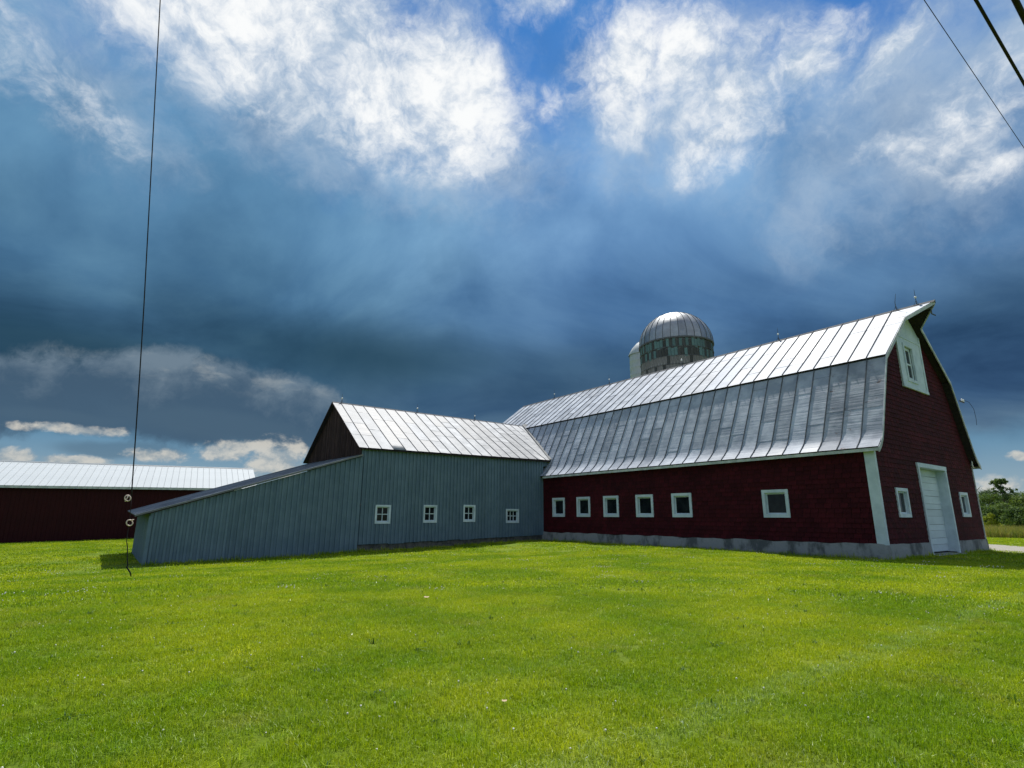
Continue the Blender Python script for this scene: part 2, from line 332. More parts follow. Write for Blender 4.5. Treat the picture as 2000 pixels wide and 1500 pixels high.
FRONT = lambda u, z, o: (-o, u, z)                       # wall at b=0 facing -b; u runs along a
def SIDE(a0): return lambda u, z, o: (u, a0 - o, z)      # wall at a=a0 facing -a; u runs along b
def END(b0): return lambda u, z, o: (b0 - o, u, z)       # wall at b=b0 facing -b; u runs along a
def ubox(mb, P, u0, u1, z0, z1, o0, o1):
    mb.hexa([P(u0, z0, o0), P(u1, z0, o0), P(u1, z0, o1), P(u0, z0, o1)], [P(u0, z1, o0), P(u1, z1, o0), P(u1, z1, o1), P(u0, z1, o1)])
def ring(mb, P, u0, u1, z0, z1, t, o0, o1, tb=None):
    tb = tb or t
    ubox(mb, P, u0, u1, z1 - t, z1, o0, o1); ubox(mb, P, u0, u1, z0, z0 + tb, o0, o1)
    ubox(mb, P, u0, u0 + t, z0 + tb, z1 - t, o0, o1); ubox(mb, P, u1 - t, u1, z0 + tb, z1 - t, o0, o1)

def courses(P, z0, z1, lo, hi, h, openings, m_, parent, lap=.021):
    n = max(1, round((z1 - z0) / h)); h = (z1 - z0) / n
    for k in range(n):
        a_, b_ = z0 + k * h, z0 + (k + 1) * h
        cuts = sorted({a_, b_} | {q for (_, _, p0, p1) in openings for q in (p0, p1) if a_ + 1e-4 < q < b_ - 1e-4})
        jit = rng.uniform(-.004, .004)
        full = sorted((p0, p1) for (p0, p1, q0, q1) in openings if q0 <= a_ + 1e-4 and q1 >= b_ - 1e-4)     # openings that cut the course in two
        breaks = [-1e9] + [(p0 + p1) / 2 for p0, p1 in full] + [1e9]; pieces = [MB() for _ in breaks[1:]]
        for c0, c1 in zip(cuts, cuts[1:]):
            mid_ = (c0 + c1) / 2; ops = sorted((p0, p1) for (p0, p1, q0, q1) in openings if q0 < mid_ < q1)
            edges = [('lo', None)] + [e for p0, p1 in ops for e in (('x', p0), ('x', p1))] + [('hi', None)]
            for e0, e1 in zip(edges[::2], edges[1::2]):
                f = lambda e, z: lo(z) if e[0] == 'lo' else hi(z) if e[0] == 'hi' else e[1]
                if f(e1, mid_) - f(e0, mid_) < .01: continue
                um = (f(e0, mid_) + f(e1, mid_)) / 2; mb = pieces[[i for i in range(len(pieces)) if breaks[i] <= um < breaks[i + 1]][0]]
                oo = lambda z: .004 + jit + lap * (b_ - z) / h
                n_ = max(1, int((f(e1, mid_) - f(e0, mid_)) / .5)); prev = None
                for i in range(n_ + 1):
                    q0 = f(e0, c0) + (f(e1, c0) - f(e0, c0)) * i / n_; q1 = f(e0, c1) + (f(e1, c1) - f(e0, c1)) * i / n_
                    wv = .005 * math.sin(q0 * 2.3 + k * 1.7) + .005 * math.sin(q0 * 5.1 + k * 2.1)
                    if prev:
                        mb.p(P(prev[0], c0, oo(c0) + prev[2]), P(q0, c0, oo(c0) + wv), P(q1, c1, oo(c1)), P(prev[1], c1, oo(c1)))
                        if c0 == a_: mb.p(P(prev[0], c0, 0), P(q0, c0, 0), P(q0, c0, oo(c0) + wv), P(prev[0], c0, oo(c0) + prev[2]))
                    prev = (q0, q1, wv)
        for mb in pieces:
            if mb.f: part('siding_course', mb, m_, parent)

def backing(P, z0, z1, lo, hi, openings, o, m_, name, parent, step=.5):
    """plain wall behind the cladding with the openings left out"""
    cuts = sorted({z0, z1} | {q for (_, _, p0, p1) in openings for q in (p0, p1)} | {z0 + (z1 - z0) * i / max(1, int((z1 - z0) / step)) for i in range(int((z1 - z0) / step) + 1)})
    mb = MB()
    for c0, c1 in zip(cuts, cuts[1:]):
        if c1 - c0 < 1e-5: continue
        mid_ = (c0 + c1) / 2; ops = sorted((p0, p1) for (p0, p1, q0, q1) in openings if q0 < mid_ < q1)
        edges = ['lo'] + [e for pr in ops for e in pr] + ['hi']
        f = lambda e, z: lo(z) if e == 'lo' else hi(z) if e == 'hi' else e
        for e0, e1 in zip(edges[::2], edges[1::2]):
            if f(e1, mid_) - f(e0, mid_) > .01: mb.p(P(f(e0, c0), c0, o), P(f(e1, c0), c0, o), P(f(e1, c1), c1, o), P(f(e0, c1), c1, o))
    return part(name, mb, m_, parent)

def window(P, u0, u1, z0, z1, parent, cw=.13, sash=.06, cols=1, rows=1, deep=.10, lean=0.0):
    mb = MB(); ring(mb, P, u0, u1, z0, z1, cw, -.03, .062, cw * 1.05)
    wn = part('window', mb, 'white', parent)
    mb = MB(); a, b, c, e = u0 + cw + .001, u1 - cw - .001, z0 + cw * 1.05 + .001, z1 - cw - .001
    ring(mb, P, a, b, c, e, .014, -deep, .02)                       # reveal
    part('window_reveal', mb, 'white', wn)
    mb = MB(); a += .015; b -= .015; c += .015; e -= .015
    ring(mb, P, a, b, c, e, sash, -deep + .01, -deep + .055); part('sash', mb, 'white', wn)
    a += sash; b -= sash; c += sash; e -= sash
    mt = .022
    for i in range(cols):
        for j in range(rows):
            mb = MB(); x0 = a + (b - a) * i / cols; x1 = a + (b - a) * (i + 1) / cols; y0 = c + (e - c) * j / rows; y1 = c + (e - c) * (j + 1) / rows
            ubox(mb, P, x0 - .004, x1 + .004, y0 - .004, y1 + .004, -deep + .018 + .0007 * ((i + j) % 2), -deep + .026 + .0007 * ((i + j) % 2)); part('pane', mb, 'glass', wn)
    for i in range(1, cols):
        mb = MB(); x = a + (b - a) * i / cols; ubox(mb, P, x - mt, x + mt, c, e, -deep + .012, -deep + .048); part('muntin', mb, 'white', wn)
    for j in range(1, rows):
        mb = MB(); y = c + (e - c) * j / rows; ubox(mb, P, a, b, y - mt, y + mt, -deep + .0145, -deep + .046); part('muntin', mb, 'white', wn)
    return wn
def opening(u0, u1, z0, z1, cw): return (u0 + cw - .02, u1 - cw + .02, z0 + cw - .02, z1 - cw + .02)

def strip_sheets(path_rows, a0, a1, joints, m_, parent, nc=3, ax=1, wob=.0025, lift=.009):
    """one strip of roofing: path_rows = points (b,z) or (a,z) from top to bottom; cut into sheets at the joints (0..1)"""
    L_ = [0.0]
    for p0, p1 in zip(path_rows, path_rows[1:]): L_.append(L_[-1] + math.hypot(p1[0] - p0[0], p1[1] - p0[1]))
    T = L_[-1]
    def at(s_):
        s_ = min(max(s_, 0), T)
        for k in range(len(L_) - 1):
            if s_ <= L_[k + 1] + 1e-9:
                q = (s_ - L_[k]) / (L_[k + 1] - L_[k]); p0, p1 = path_rows[k], path_rows[k + 1]
                dx, dz = p1[0] - p0[0], p1[1] - p0[1]; ln = math.hypot(dx, dz)
                return p0[0] + dx * q, p0[1] + dz * q, (dz / ln, -dx / ln)
    cutl = [0.0] + [j * T for j in joints] + [T]
    for s0, s1 in zip(cutl, cutl[1:]):
        s_list = sorted({s0, s1} | {q for q in L_ if s0 < q < s1} | {s0 + (s1 - s0) * i / 6 for i in range(7)})
        keep = [s_list[0]]
        for q in s_list[1:-1]:
            if q in L_ or (q - keep[-1] > .09 and s_list[-1] - q > .09 and min(abs(q - x_) for x_ in L_) > .09): keep.append(q)
        s_list = keep + [s_list[-1]]; rows = []
        for s_ in s_list:
            x, z, nrm = at(s_ if s_ > 0 else 1e-6); sg = 1 if nrm[1] > 0 else -1
            lf = lift * (s_ - s0) / (s1 - s0); row = []
            aa0, aa1 = (a0(s_ / T), a1(s_ / T)) if callable(a0) else (a0, a1)
            if aa1 - aa0 < .005: break
            for c_ in range(nc + 1):
                q = c_ / nc; e = (0 if c_ in (0, nc) else rng.uniform(-wob, wob)) + lf
                row.append((x + nrm[0] * sg * e, aa0 + (aa1 - aa0) * q, z + nrm[1] * sg * e) if ax == 1 else (aa0 + (aa1 - aa0) * q, x + nrm[0] * sg * e, z + nrm[1] * sg * e))
            rows.append(row)
        if len(rows) > 1:
            mb = MB(); mb.grid(rows); part('roof_sheet', mb, m_, parent, smooth=True)

# ------------------------------------------------------------------ ground, drive
xs = sorted(set([round(-45 + .75 * i, 3) for i in range(121)] + [-45 - 4 * 1.32 ** i for i in range(21)] + [45 + 4 * 1.32 ** i for i in range(21)]))
ys = sorted(set([round(-6 + .75 * i, 3) for i in range(101)] + [-6 - 4 * 1.35 ** i for i in range(19)] + [69 + 4 * 1.32 ** i for i in range(21)]))
mb = MB(); mb.grid([[(x, y, ground_z(x, y)) for x in xs] for y in ys])
def soil_mix(t, pos):
    """mown-lawn tints by place: clover bands left by the mower, yellow and blue-green patches"""
    n1 = t.noise(pos, .35, 4, .55); n2 = t.noise(pos, 1.6, 5, .6); n3 = t.noise(pos, 7.0, 4, .6)
    c = t.mix(t.ss(n1, .35, .65), (.182, .300, .008), (.345, .425, .015))
    c = t.mix(t.ss(n2, .5, .75, 0, .55), c, (.195, .365, .012))
    c = t.mix(t.ss(n3, .52, .75, 0, .55), c, (.40, .44, .05))
    c = t.mix(t.ss(t.noise(pos, .8, 3, .5), .58, .72, 0, .5), c, (.33, .34, .06))
    sp = t.n('ShaderNodeSeparateXYZ', {0: pos})
    q = t.m('ADD', t.m('MULTIPLY', sp.outputs[0], .62), t.m('MULTIPLY', sp.outputs[1], -.785))   # across the mowing direction
    q = t.m('ADD', q, t.m('MULTIPLY', t.m('SUBTRACT', n2, .5), .45))
    st = t.m('COSINE', t.m('MULTIPLY', t.m('ADD', q, 2.75), 3.307))                               # wheel tracks 1.9 m apart
    c = t.mix(t.m('MULTIPLY', t.ss(st, .70, 1.0), t.m('MULTIPLY', t.ss(q, -5.2, -2.9, .05, .48), t.ss(n2, .30, .62))), c, (.30, .43, .14))
    c = t.mix(t.m('MULTIPLY', t.ss(st, -.3, -1.0), t.ss(q, -8.0, -3.5, .10, .25)), c, (.15, .28, .006))
    return c, n3
mm, t = mat('lawn_ground'); pos = t.n('ShaderNodeNewGeometry').outputs['Position']
c, n3 = soil_mix(t, pos); nf = t.noise(pos, 45, 4, .65)
c = t.mix(t.ss(nf, .35, .7, .55, 0), c, (.075, .13, .006))
c = t.mix(1.0, c, (.62, .62, .62), 'MULTIPLY')
finish(t, prin(t, c, .9, 0, bump(t, t.m('ADD', nf, n3), .8, .04), .15)); MAT['lawn'] = mm
g = part('ground', mb, 'lawn', None, smooth=True); g['kind'] = 'structure'; g['label'] = 'mown green lawn around the barns'

mm, t = mat('gravel'); pos = t.n('ShaderNodeNewGeometry').outputs['Position']
n1 = t.noise(pos, 1.2, 5, .6); n2 = t.noise(pos, 30, 4, .7)
c = t.mix(n2, (.22, .205, .175), (.36, .345, .31)); c = t.mix(t.ss(n1, .5, .7, 0, .6), c, (.20, .23, .10))
finish(t, prin(t, c, .95, 0, bump(t, n2, .8, .03), .2)); MAT['gravel'] = mm
cl = [(24.5, 11.5, 3.4), (21.0, 6.0, 3.2), (18.8, 2.6, 3.0), (16.2, 0.2, 2.9), (14.2, -2.2, 2.6), (13.4, -6, 2.2), (13.4, -12, 2.0), (13.6, -24, 2.0), (13.8, -60, 2.0)]
rows = []
for i, (b_, a_, hw) in enumerate(cl):
    p0 = Vector(cl[max(i - 1, 0)][:2]); p1 = Vector(cl[min(i + 1, len(cl) - 1)][:2]); tt = (p1 - p0).normalized(); nn = Vector((-tt.y, tt.x)); row = []
    for k in range(7):
        q = Vector((b_, a_)) + nn * hw * (k / 3 - 1) * (1 + .07 * math.sin(i * 2.1 + k)); P_ = W(q.x, q.y); row.append((P_.x, P_.y, ground_z(P_.x, P_.y) + .012 + .02 * (1 - abs(k / 3 - 1))))
    rows.append(row)
mb = MB(); mb.grid(rows); g = part('gravel_drive', mb, 'gravel', None, smooth=True); g['kind'] = 'structure'

# ================================================================== THE BIG RED BARN
BW, BL = 12.17, 30.4
KB, ZK, ZR, ZE, EO, GO = 2.07, 8.49, 11.62, 4.28, .30, .333
ZF = .58
LOWER = [(KB + .03, ZK - .07), (.37, 4.98), (.22, 4.74), (.0, 4.52), (-EO, ZE)]
UPPER = [(BW / 2, ZR), (KB - .06, ZK - .045)]
def roof_b(z):                                   # underside outline of the gambrel at height z (left side)
    pts = [(0.0, 4.34), (.47, 4.86), (KB + .14, ZK - .14), (BW / 2, ZR - .17)]
    if z <= 4.34: return 0.0
    for p0, p1 in zip(pts, pts[1:]):
        if z <= p1[1]: return p0[0] + (p1[0] - p0[0]) * (z - p0[1]) / (p1[1] - p0[1])
    return BW / 2
barn = thing('gambrel_barn', 'large dark red gambrel-roofed barn with long silver metal roof and white trim', 'barn', BW / 2, BL / 2, 0)
FW = [(18.28, 19.49), (15.93, 17.13), (13.57, 14.78), (11.03, 12.25), (8.55, 9.78), (3.54, 4.75)]
WZ = (1.57, 2.79); CW = .135
fo = [opening(a, b, *WZ, CW) for a, b in FW]
gw = [(1.60, 2.82, 1.60, 2.78), (9.35, 10.55, 1.66, 2.84)]
DB0, DB1, DZ0, DZ1 = 4.40, 7.98, .10, 3.97
go = [opening(*q, CW) for q in gw] + [(DB0 + .16, DB1 - .16, 0, DZ1 - .16), (5.16, 6.22, 7.86, 9.58)]
wall = backing(FRONT, .35, 4.36, lambda z: 0.0, lambda z: BL, fo, -.035, 'rafter', 'wall', barn)
courses(FRONT, ZF, 4.34, lambda z: 0.0, lambda z: BL, .2, fo, 'red', wall)
gwall = backing(SIDE(0), .35, ZR - .16, lambda z: roof_b(z), lambda z: BW - roof_b(z), go, -.035, 'rafter', 'gable_wall', barn)
courses(SIDE(0), ZF, ZR - .2, lambda z: roof_b(z), lambda z: BW - roof_b(z), .2, go, 'red', gwall)
mb = MB(); mb.box(BW - .1, BW, .02, BL - .02, .1, 4.34); part('rear_wall', mb, 'red', barn)
mb = MB(); mb.box(.05, BW - .05, BL - .1, BL - .03, .1, 4.4)
mb.p((.2, BL - .05, 4.4), (BW - .2, BL - .05, 4.4), (BW - KB - .14, BL - .05, ZK - .14), (KB + .14, BL - .05, ZK - .14)); mb.p((KB + .14, BL - .05, ZK - .14), (BW - KB - .14, BL - .05, ZK - .14), (BW / 2, BL - .05, ZR - .17))
part('far_gable_wall', mb, 'red', barn)
mb = MB(); mb.box(.2, BW - .2, .2, BL - .2, -.1, .06); part('floor', mb, 'concrete', barn)
# foundation, uneven along the top
def footing(P, u0, u1, skip=None, ztop=ZF, zbot=-.5, o1=.055, m_='concrete', zt=None, name='foundation_wall', parent=None, amp=.03):
    mb = MB(); n = int((u1 - u0) / .3); T_, B_ = [], []
    rowt, rowm, rowb, rowi = [], [], [], []
    for i in range(n + 1):
        u = u0 + (u1 - u0) * i / n; zz_ = (zt(u) if zt else ztop) + amp * math.sin(u * 1.9) * math.sin(u * .7 + 1) + amp * .6 * math.sin(u * 5.3)
        oo = o1 + .012 * math.sin(u * 2.7) + rng.uniform(-.006, .006)
        rowi.append(P(u, zz_, -.1)); rowt.append(P(u, zz_, oo)); rowm.append(P(u, zz_ * .5, oo + .02)); rowb.append(P(u, zbot, oo + .03))
    mb.grid([rowi, rowt, rowm, rowb]); mb.p(rowi[0], rowt[0], rowm[0], rowb[0]); mb.p(rowi[-1], rowt[-1], rowm[-1], rowb[-1])
    return part(name, mb, m_, parent, smooth=False)
footing(FRONT, -.06, BL, parent=barn)
footing(SIDE(0), -.05, DB0 + .02, parent=barn, amp=.014, o1=.06); footing(SIDE(0), DB1 - .02, BW + .05, parent=barn, amp=.01, o1=.06)
mb = MB(); mb.box(DB0 - .1, DB1 + .1, -.28, .6, -.3, .05); part('door_sill', mb, 'concrete', barn)
# corner boards
mb = MB(); mb.box(-.062, 0, -.07, .30, ZF - .02, 4.36); mb.box(-.06, .10, -.072, -.006, ZF - .021, 4.34); part('corner_board', mb, 'white', barn)
mb = MB(); mb.box(BW - .015, BW + .06, -.055, .25, ZF - .5, 4.34); part('corner_board', mb, 'cream', barn)
for a, b in FW: window(FRONT, a, b, *WZ, barn, CW, .05)
for q in gw: window(SIDE(0), *q, barn, CW, .05)
# big door: deep white reveal, horizontal boards
P = SIDE(0)
mb = MB(); ubox(mb, P, DB0, DB0 + .16, DZ0 - .05, DZ1 - .19, -.02, .075); ubox(mb, P, DB1 - .16, DB1, DZ0 - .05, DZ1 - .19, -.02, .075); ubox(mb, P, DB0 - .03, DB1 + .03, DZ1 - .19, DZ1, -.02, .08)
door = part('barn_door', mb, 'white', barn)
mb = MB(); ubox(mb, P, DB0 + .13, DB0 + .159, DZ0, DZ1 - .19, -.50, -.02); ubox(mb, P, DB1 - .159, DB1 - .13, DZ0, DZ1 - .19, -.50, -.02); ubox(mb, P, DB0 + .13, DB1 - .13, DZ1 - .19, DZ1 - .16, -.50, -.02); part('jamb', mb, 'white', door)
hs = [.30, .27, .33, .26, .36, .30, .24, .34, .26, .33, .29, .30]; sm = sum(hs); z = DZ0 + .02; tot = DZ1 - .20 - z
for i, h_ in enumerate(hs):
    h_ *= tot / sm; mb = MB(); e = rng.uniform(-.006, .006); dz = rng.uniform(-.004, .004)
    mb.hexa([P(DB0 + .162, z + .011, -.36), P(DB1 - .162, z + .011 + dz, -.36), P(DB1 - .162, z + .011 + dz, -.315 + e), P(DB0 + .162, z + .011, -.315 + e)],
            [P(DB0 + .162, z + h_, -.36), P(DB1 - .162, z + h_ + dz, -.36), P(DB1 - .162, z + h_ + dz, -.32 + e), P(DB0 + .162, z + h_, -.32 + e)])
    part('door_board', mb, 'doorboard', door); z += h_
mb = MB(); ubox(mb, P, DB0 + .16, DB1 - .16, DZ0, DZ1 - .18, -.42, -.375); part('door_backing', mb, 'rafter', door)
# hay door: white panel under the hood with a tall narrow sash window
H0, H1, HZ0 = 4.40, 7.46, 7.50; HM = BW / 2
def under(b): 
    b = min(b, BW - b); return ZK - .12 + (b - KB) * (ZR - .14 - ZK + .12) / (HM - KB) - .05
mb = MB(); wz0, wz1, wb0, wb1 = 7.90, 9.54, 5.20, 6.18
def slab(b0, b1, z0, z1f, o0=.0, o1=.05):
    mb.hexa([P(b0, z0, o0), P(b1, z0, o0), P(b1, z0, o1), P(b0, z0, o1)], [P(b0, z1f(b0), o0), P(b1, z1f(b1), o0), P(b1, z1f(b1), o1), P(b0, z1f(b0), o1)])
slab(H0, wb0, HZ0, under); slab(wb1, H1, HZ0, lambda b: min(under(b), under(HM)) if b > HM else under(b))
slab(wb0, wb1, HZ0, lambda b: wz0); slab(wb0, HM, wz1, under); slab(HM, wb1, wz1, under)
hay = part('hay_door', mb, 'white', barn, label='white hay door with a tall narrow window under the roof hood')
mb = MB(); ubox(mb, P, H0 - .03, H1 + .03, HZ0 - .07, HZ0 + .05, .0, .10); part('ledge', mb, 'white', hay)
mb = MB(); ubox(mb, P, H1 - .14, H1 + .01, HZ0 + .05, under(H1) - .02, .052, .085); ubox(mb, P, H0 - .01, H0 + .14, HZ0 + .05, under(H0) - .02, .052, .085); ubox(mb, P, H0 + .14, H1 - .14, 9.92, 9.99, .052, .072); part('trim', mb, 'white', hay)
mb = MB(); ring(mb, P, wb0 - .12, wb1 + .12, wz0 - .12, wz1 + .12, .13, .052, .095); part('window_frame', mb, 'white', hay)
mb = MB(); ring(mb, P, wb0 + .005, wb1 - .005, wz0 + .005, wz1 - .005, .14, -.08, -.02); ubox(mb, P, wb0 + .14, wb1 - .14, 8.66, 8.74, -.075, -.025); part('sash', mb, 'white', hay)
for c0, c1 in ((wz0 + .14, 8.665), (8.735, wz1 - .14)):
    mb = MB(); ubox(mb, P, wb0 + .14, wb1 - .14, c0, c1, -.065, -.05); part('pane', mb, 'glass', hay)

# roof
def mirror(p): return (BW - p[0], p[1])
def deck_mesh(path, a0, a1, th=.10):
    mb = MB(); n = len(path); lo_ = []
    for i, p in enumerate(path):
        p0, p1 = path[max(i - 1, 0)], path[min(i + 1, n - 1)]; dx, dz = p1[0] - p0[0], p1[1] - p0[1]; ln = math.hypot(dx, dz); nx, nz = dz / ln, -dx / ln
        if nz > 0: nx, nz = -nx, -nz
        lo_.append((p[0] + nx * th, p[1] + nz * th))
    top = [(p[0] + (q[0] - p[0]) * .14, p[1] + (q[1] - p[1]) * .14) for p, q in zip(path, lo_)]
    for i in range(n - 1):
        mb.hexa([(lo_[i][0], a0, lo_[i][1]), (lo_[i + 1][0], a0, lo_[i + 1][1]), (lo_[i + 1][0], a1, lo_[i + 1][1]), (lo_[i][0], a1, lo_[i][1])],
                [(top[i][0], a0, top[i][1]), (top[i + 1][0], a0, top[i + 1][1]), (top[i + 1][0], a1, top[i + 1][1]), (top[i][0], a1, top[i][1])])
    return mb
A0, A1 = -GO, BL + .33
mb = MB()
for pth in (UPPER, LOWER, [mirror(p) for p in UPPER], [mirror(p) for p in LOWER]):
    q = deck_mesh(pth, A0 + .02, A1 - .02); k = len(mb.v); mb.v += q.v; mb.f += [tuple(k + i for i in f) for f in q.f]
JB, JZ, OP = 5.06, ZR - (BW / 2 - 5.06) * (ZR - ZK) / (BW / 2 - KB), 1.345
for s in (0, 1):                                                      # hood boards under the projecting peak
    X = (lambda x: x) if s == 0 else (lambda x: BW - x)
    mb.hexa([(X(JB), A0 + .03, JZ - .12), (X(BW / 2), A0 + .03, ZR - .13), (X(BW / 2), -OP + .04, ZR - .12), (X(BW / 2 - .03), -OP + .05, ZR - .14)],
            [(X(JB), A0 + .03, JZ - .03), (X(BW / 2), A0 + .03, ZR - .025), (X(BW / 2), -OP + .02, ZR - .025), (X(BW / 2 - .03), -OP + .03, ZR - .045)])
roof = part('roof', mb, 'rafter', barn)
ns = 41; stp = (A1 - A0) / ns
for i in range(ns):
    a0, a1 = A0 + i * stp, A0 + (i + 1) * stp
    strip_sheets(UPPER, a0, a1, sorted(rng.sample([.22, .35, .5, .62, .8], rng.choice([1, 1, 2]))), 'roof', roof)
    js = sorted(rng.sample([.12, .28, .42, .55, .66, .78], rng.choice([1, 1, 2])))
    strip_sheets(LOWER, a0, a1, js, 'roof_rust' if i in (0, 1, 2) else 'roof', roof)
mb = MB(); mb.grid([[(JB, A0, JZ + .004), (JB + .0, A0, JZ + .004), ], [(BW / 2, A0, ZR + .004), (BW / 2, -OP, ZR + .004)]]); part('hood_sheet', mb, 'roof', roof)
mb = MB(); mb.grid([[(BW - JB, A0, JZ + .004), (BW - JB, A0, JZ + .004)], [(BW / 2, A0, ZR + .004), (BW / 2, -OP, ZR + .004)]]); part('hood_sheet', mb, 'roof', roof)
for pth in (UPPER, LOWER):
    q = [mirror(p) for p in pth]
    for i in range(0, ns, 3): 
        mb = MB(); a0, a1 = A0 + i * stp, A0 + min(i + 3, ns) * stp; mb.grid([[(x, a0, z_), (x, a1, z_)] for x, z_ in q]); part('roof_sheet', mb, 'roof', roof)
def seam_mesh(path, wd, ht, ax=1):
    mb = MB(); n = len(path); tp = []
    for i, p in enumerate(path):
        p0, p1 = path[max(i - 1, 0)], path[min(i + 1, n - 1)]; dx, dz = p1[0] - p0[0], p1[1] - p0[1]; ln = math.hypot(dx, dz); nx, nz = dz / ln, -dx / ln
        if nz < 0: nx, nz = -nx, -nz
        tp.append((p[0] + nx * ht, p[1] + nz * ht))
    for i in range(n - 1):
        f = (lambda p, y: (p[0], y, p[1])) if ax == 1 else (lambda p, y: (y, p[0], p[1]))
        mb.hexa([f(path[i], -wd), f(path[i + 1], -wd), f(path[i + 1], wd), f(path[i], wd)], [f(tp[i], -wd * .6), f(tp[i + 1], -wd * .6), f(tp[i + 1], wd * .6), f(tp[i], wd * .6)])
    return mb
OB = OFF[barn.name]
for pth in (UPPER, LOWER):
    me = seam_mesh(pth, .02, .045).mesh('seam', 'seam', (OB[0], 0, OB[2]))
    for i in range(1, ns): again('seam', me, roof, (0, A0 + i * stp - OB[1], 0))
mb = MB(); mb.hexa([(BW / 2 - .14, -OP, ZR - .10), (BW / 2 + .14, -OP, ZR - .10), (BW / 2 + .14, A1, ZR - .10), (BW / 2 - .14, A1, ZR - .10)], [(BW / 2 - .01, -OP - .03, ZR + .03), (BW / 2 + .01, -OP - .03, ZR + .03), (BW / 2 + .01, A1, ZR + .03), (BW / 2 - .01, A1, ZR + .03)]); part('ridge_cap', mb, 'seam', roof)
# rake and eave boards
for s in (0, 1):
    X = (lambda x: x) if s == 0 else (lambda x: BW - x)
    mb = MB(); path = [(JB, JZ - .01), (KB - .02, ZK - .05), (.36, 4.96), (.2, 4.72), (0, 4.49), (-EO + .02, ZE - .01)]
    for p0, p1 in zip(path, path[1:]):
        mb.hexa([(X(p0[0]), A0 - .028, p0[1] - .20), (X(p1[0]), A0 - .028, p1[1] - .20), (X(p1[0]), A0 + .012, p1[1] - .20), (X(p0[0]), A0 + .012, p0[1] - .20)],
                [(X(p0[0]), A0 - .028, p0[1]), (X(p1[0]), A0 - .028, p1[1]), (X(p1[0]), A0 + .012, p1[1]), (X(p0[0]), A0 + .012, p0[1])])
    part('rake_board', mb, 'cream', roof)
    mb = MB(); mb.hexa([(X(JB), A0 - .03, JZ - .17), (X(BW / 2 - .012), -OP + .0, ZR - .19), (X(BW / 2 - .012), -OP + .05, ZR - .19), (X(JB), A0 + .02, JZ - .17)],
                       [(X(JB), A0 - .03, JZ - .012), (X(BW / 2 - .012), -OP + .0, ZR - .02), (X(BW / 2 - .012), -OP + .05, ZR - .02), (X(JB), A0 + .02, JZ - .012)]); part('hood_board', mb, 'cream', roof)
    mb = MB(); b0, b1 = sorted((X(-EO + .03), X(-EO + .09))); mb.box(b0, b1, A0 + .02, (20.25 if s == 0 else A1 - .02), ZE - .16, ZE - .015); part('eave_board', mb, 'cream', roof)
    mb = MB(); b0, b1 = sorted((X(-EO + .09), X(.05))); mb.box(b0, b1, A0 + .03, A1 - .03, ZE - .06, ZE - .03); part('soffit', mb, 'rafter', roof)
# lightning rods
def rod(parent, b, a, z, h=.75, bent=0.0, ball=True):
    mb = MB(); mb.tube([(b, a, z - .05), (b + bent * .2, a, z + h * .5), (b + bent, a + bent, z + h)], [.018, .014, .006], 6)
    for k in range(3):
        an = k * 2.09; mb.tube([(b + .16 * math.cos(an), a + .16 * math.sin(an), z - .09), (b, a, z + .22)], .008, 4)
    o = part('lightning_rod', mb, 'seam', parent)
    if ball:
        mb = MB(); mb.lathe([(.001, z + h * .42)] + [(.06 * math.sin(q), z + h * .42 + .06 - .06 * math.cos(q)) for q in (.5, 1.0, 1.57, 2.1, 2.6)] + [(.001, z + h * .42 + .12)], 10, b + bent * .2, a); bl = part('rod_ball', mb, 'porcelain', parent, smooth=True)
for a_, bt, bl in ((-.63, 0, True), (.23, -.12, False), (6.22, 0, True), (12.97, 0, True), (19.72, 0, True), (26.25, 0, True)): rod(roof, BW / 2, a_, ZR, .8, bt, bl)
# hay track and hook under the hood, insulators and service wire on the far rake
mb = MB(); mb.box(BW / 2 - .05, BW / 2 + .05, -OP + .12, .05, ZR - .34, ZR - .24); mb.tube([(BW / 2, -OP + .2, ZR - .3), (BW / 2, -OP + .2, ZR - .62), (BW / 2 + .14, -OP + .1, ZR - .7)], .03, 6); part('hay_track', mb, 'seam', barn)
mb = MB(); mb.box(BW - 1.35, BW - .62, A0 - .08, A0 - .03, 7.50, 7.56); part('insulator_bracket', mb, 'seam', barn)
for bb in (BW - .90, BW - .66):
    mb = MB(); mb.lathe([(.012, 7.54), (.045, 7.57), (.03, 7.62), (.045, 7.65), (.03, 7.70), (.001, 7.71)], 10, bb, A0 - .055); part('insulator', mb, 'porcelain', barn, smooth=True)
mb = MB(); mb.tube([(BW - .65, A0 - .06, 7.66), (BW - .35, A0 - .2, 7.56), (BW - .16, A0 - .3, 7.2), (BW - .10, A0 - .3, 6.7), (BW - .12, A0 - .28, 6.35)], .010, 5); part('service_wire', mb, 'wire', barn)
mb = MB(); mb.tube([(BW - .12, -.14, 5.0), (BW - .10, -.10, 4.3), (BW - .02, -.12, 4.15)], .03, 6); mb.tube([(BW - .12, -.14, 4.95), (BW - .12, -.14, 5.1)], .06, 8); part('conduit', mb, 'porcelain', barn)
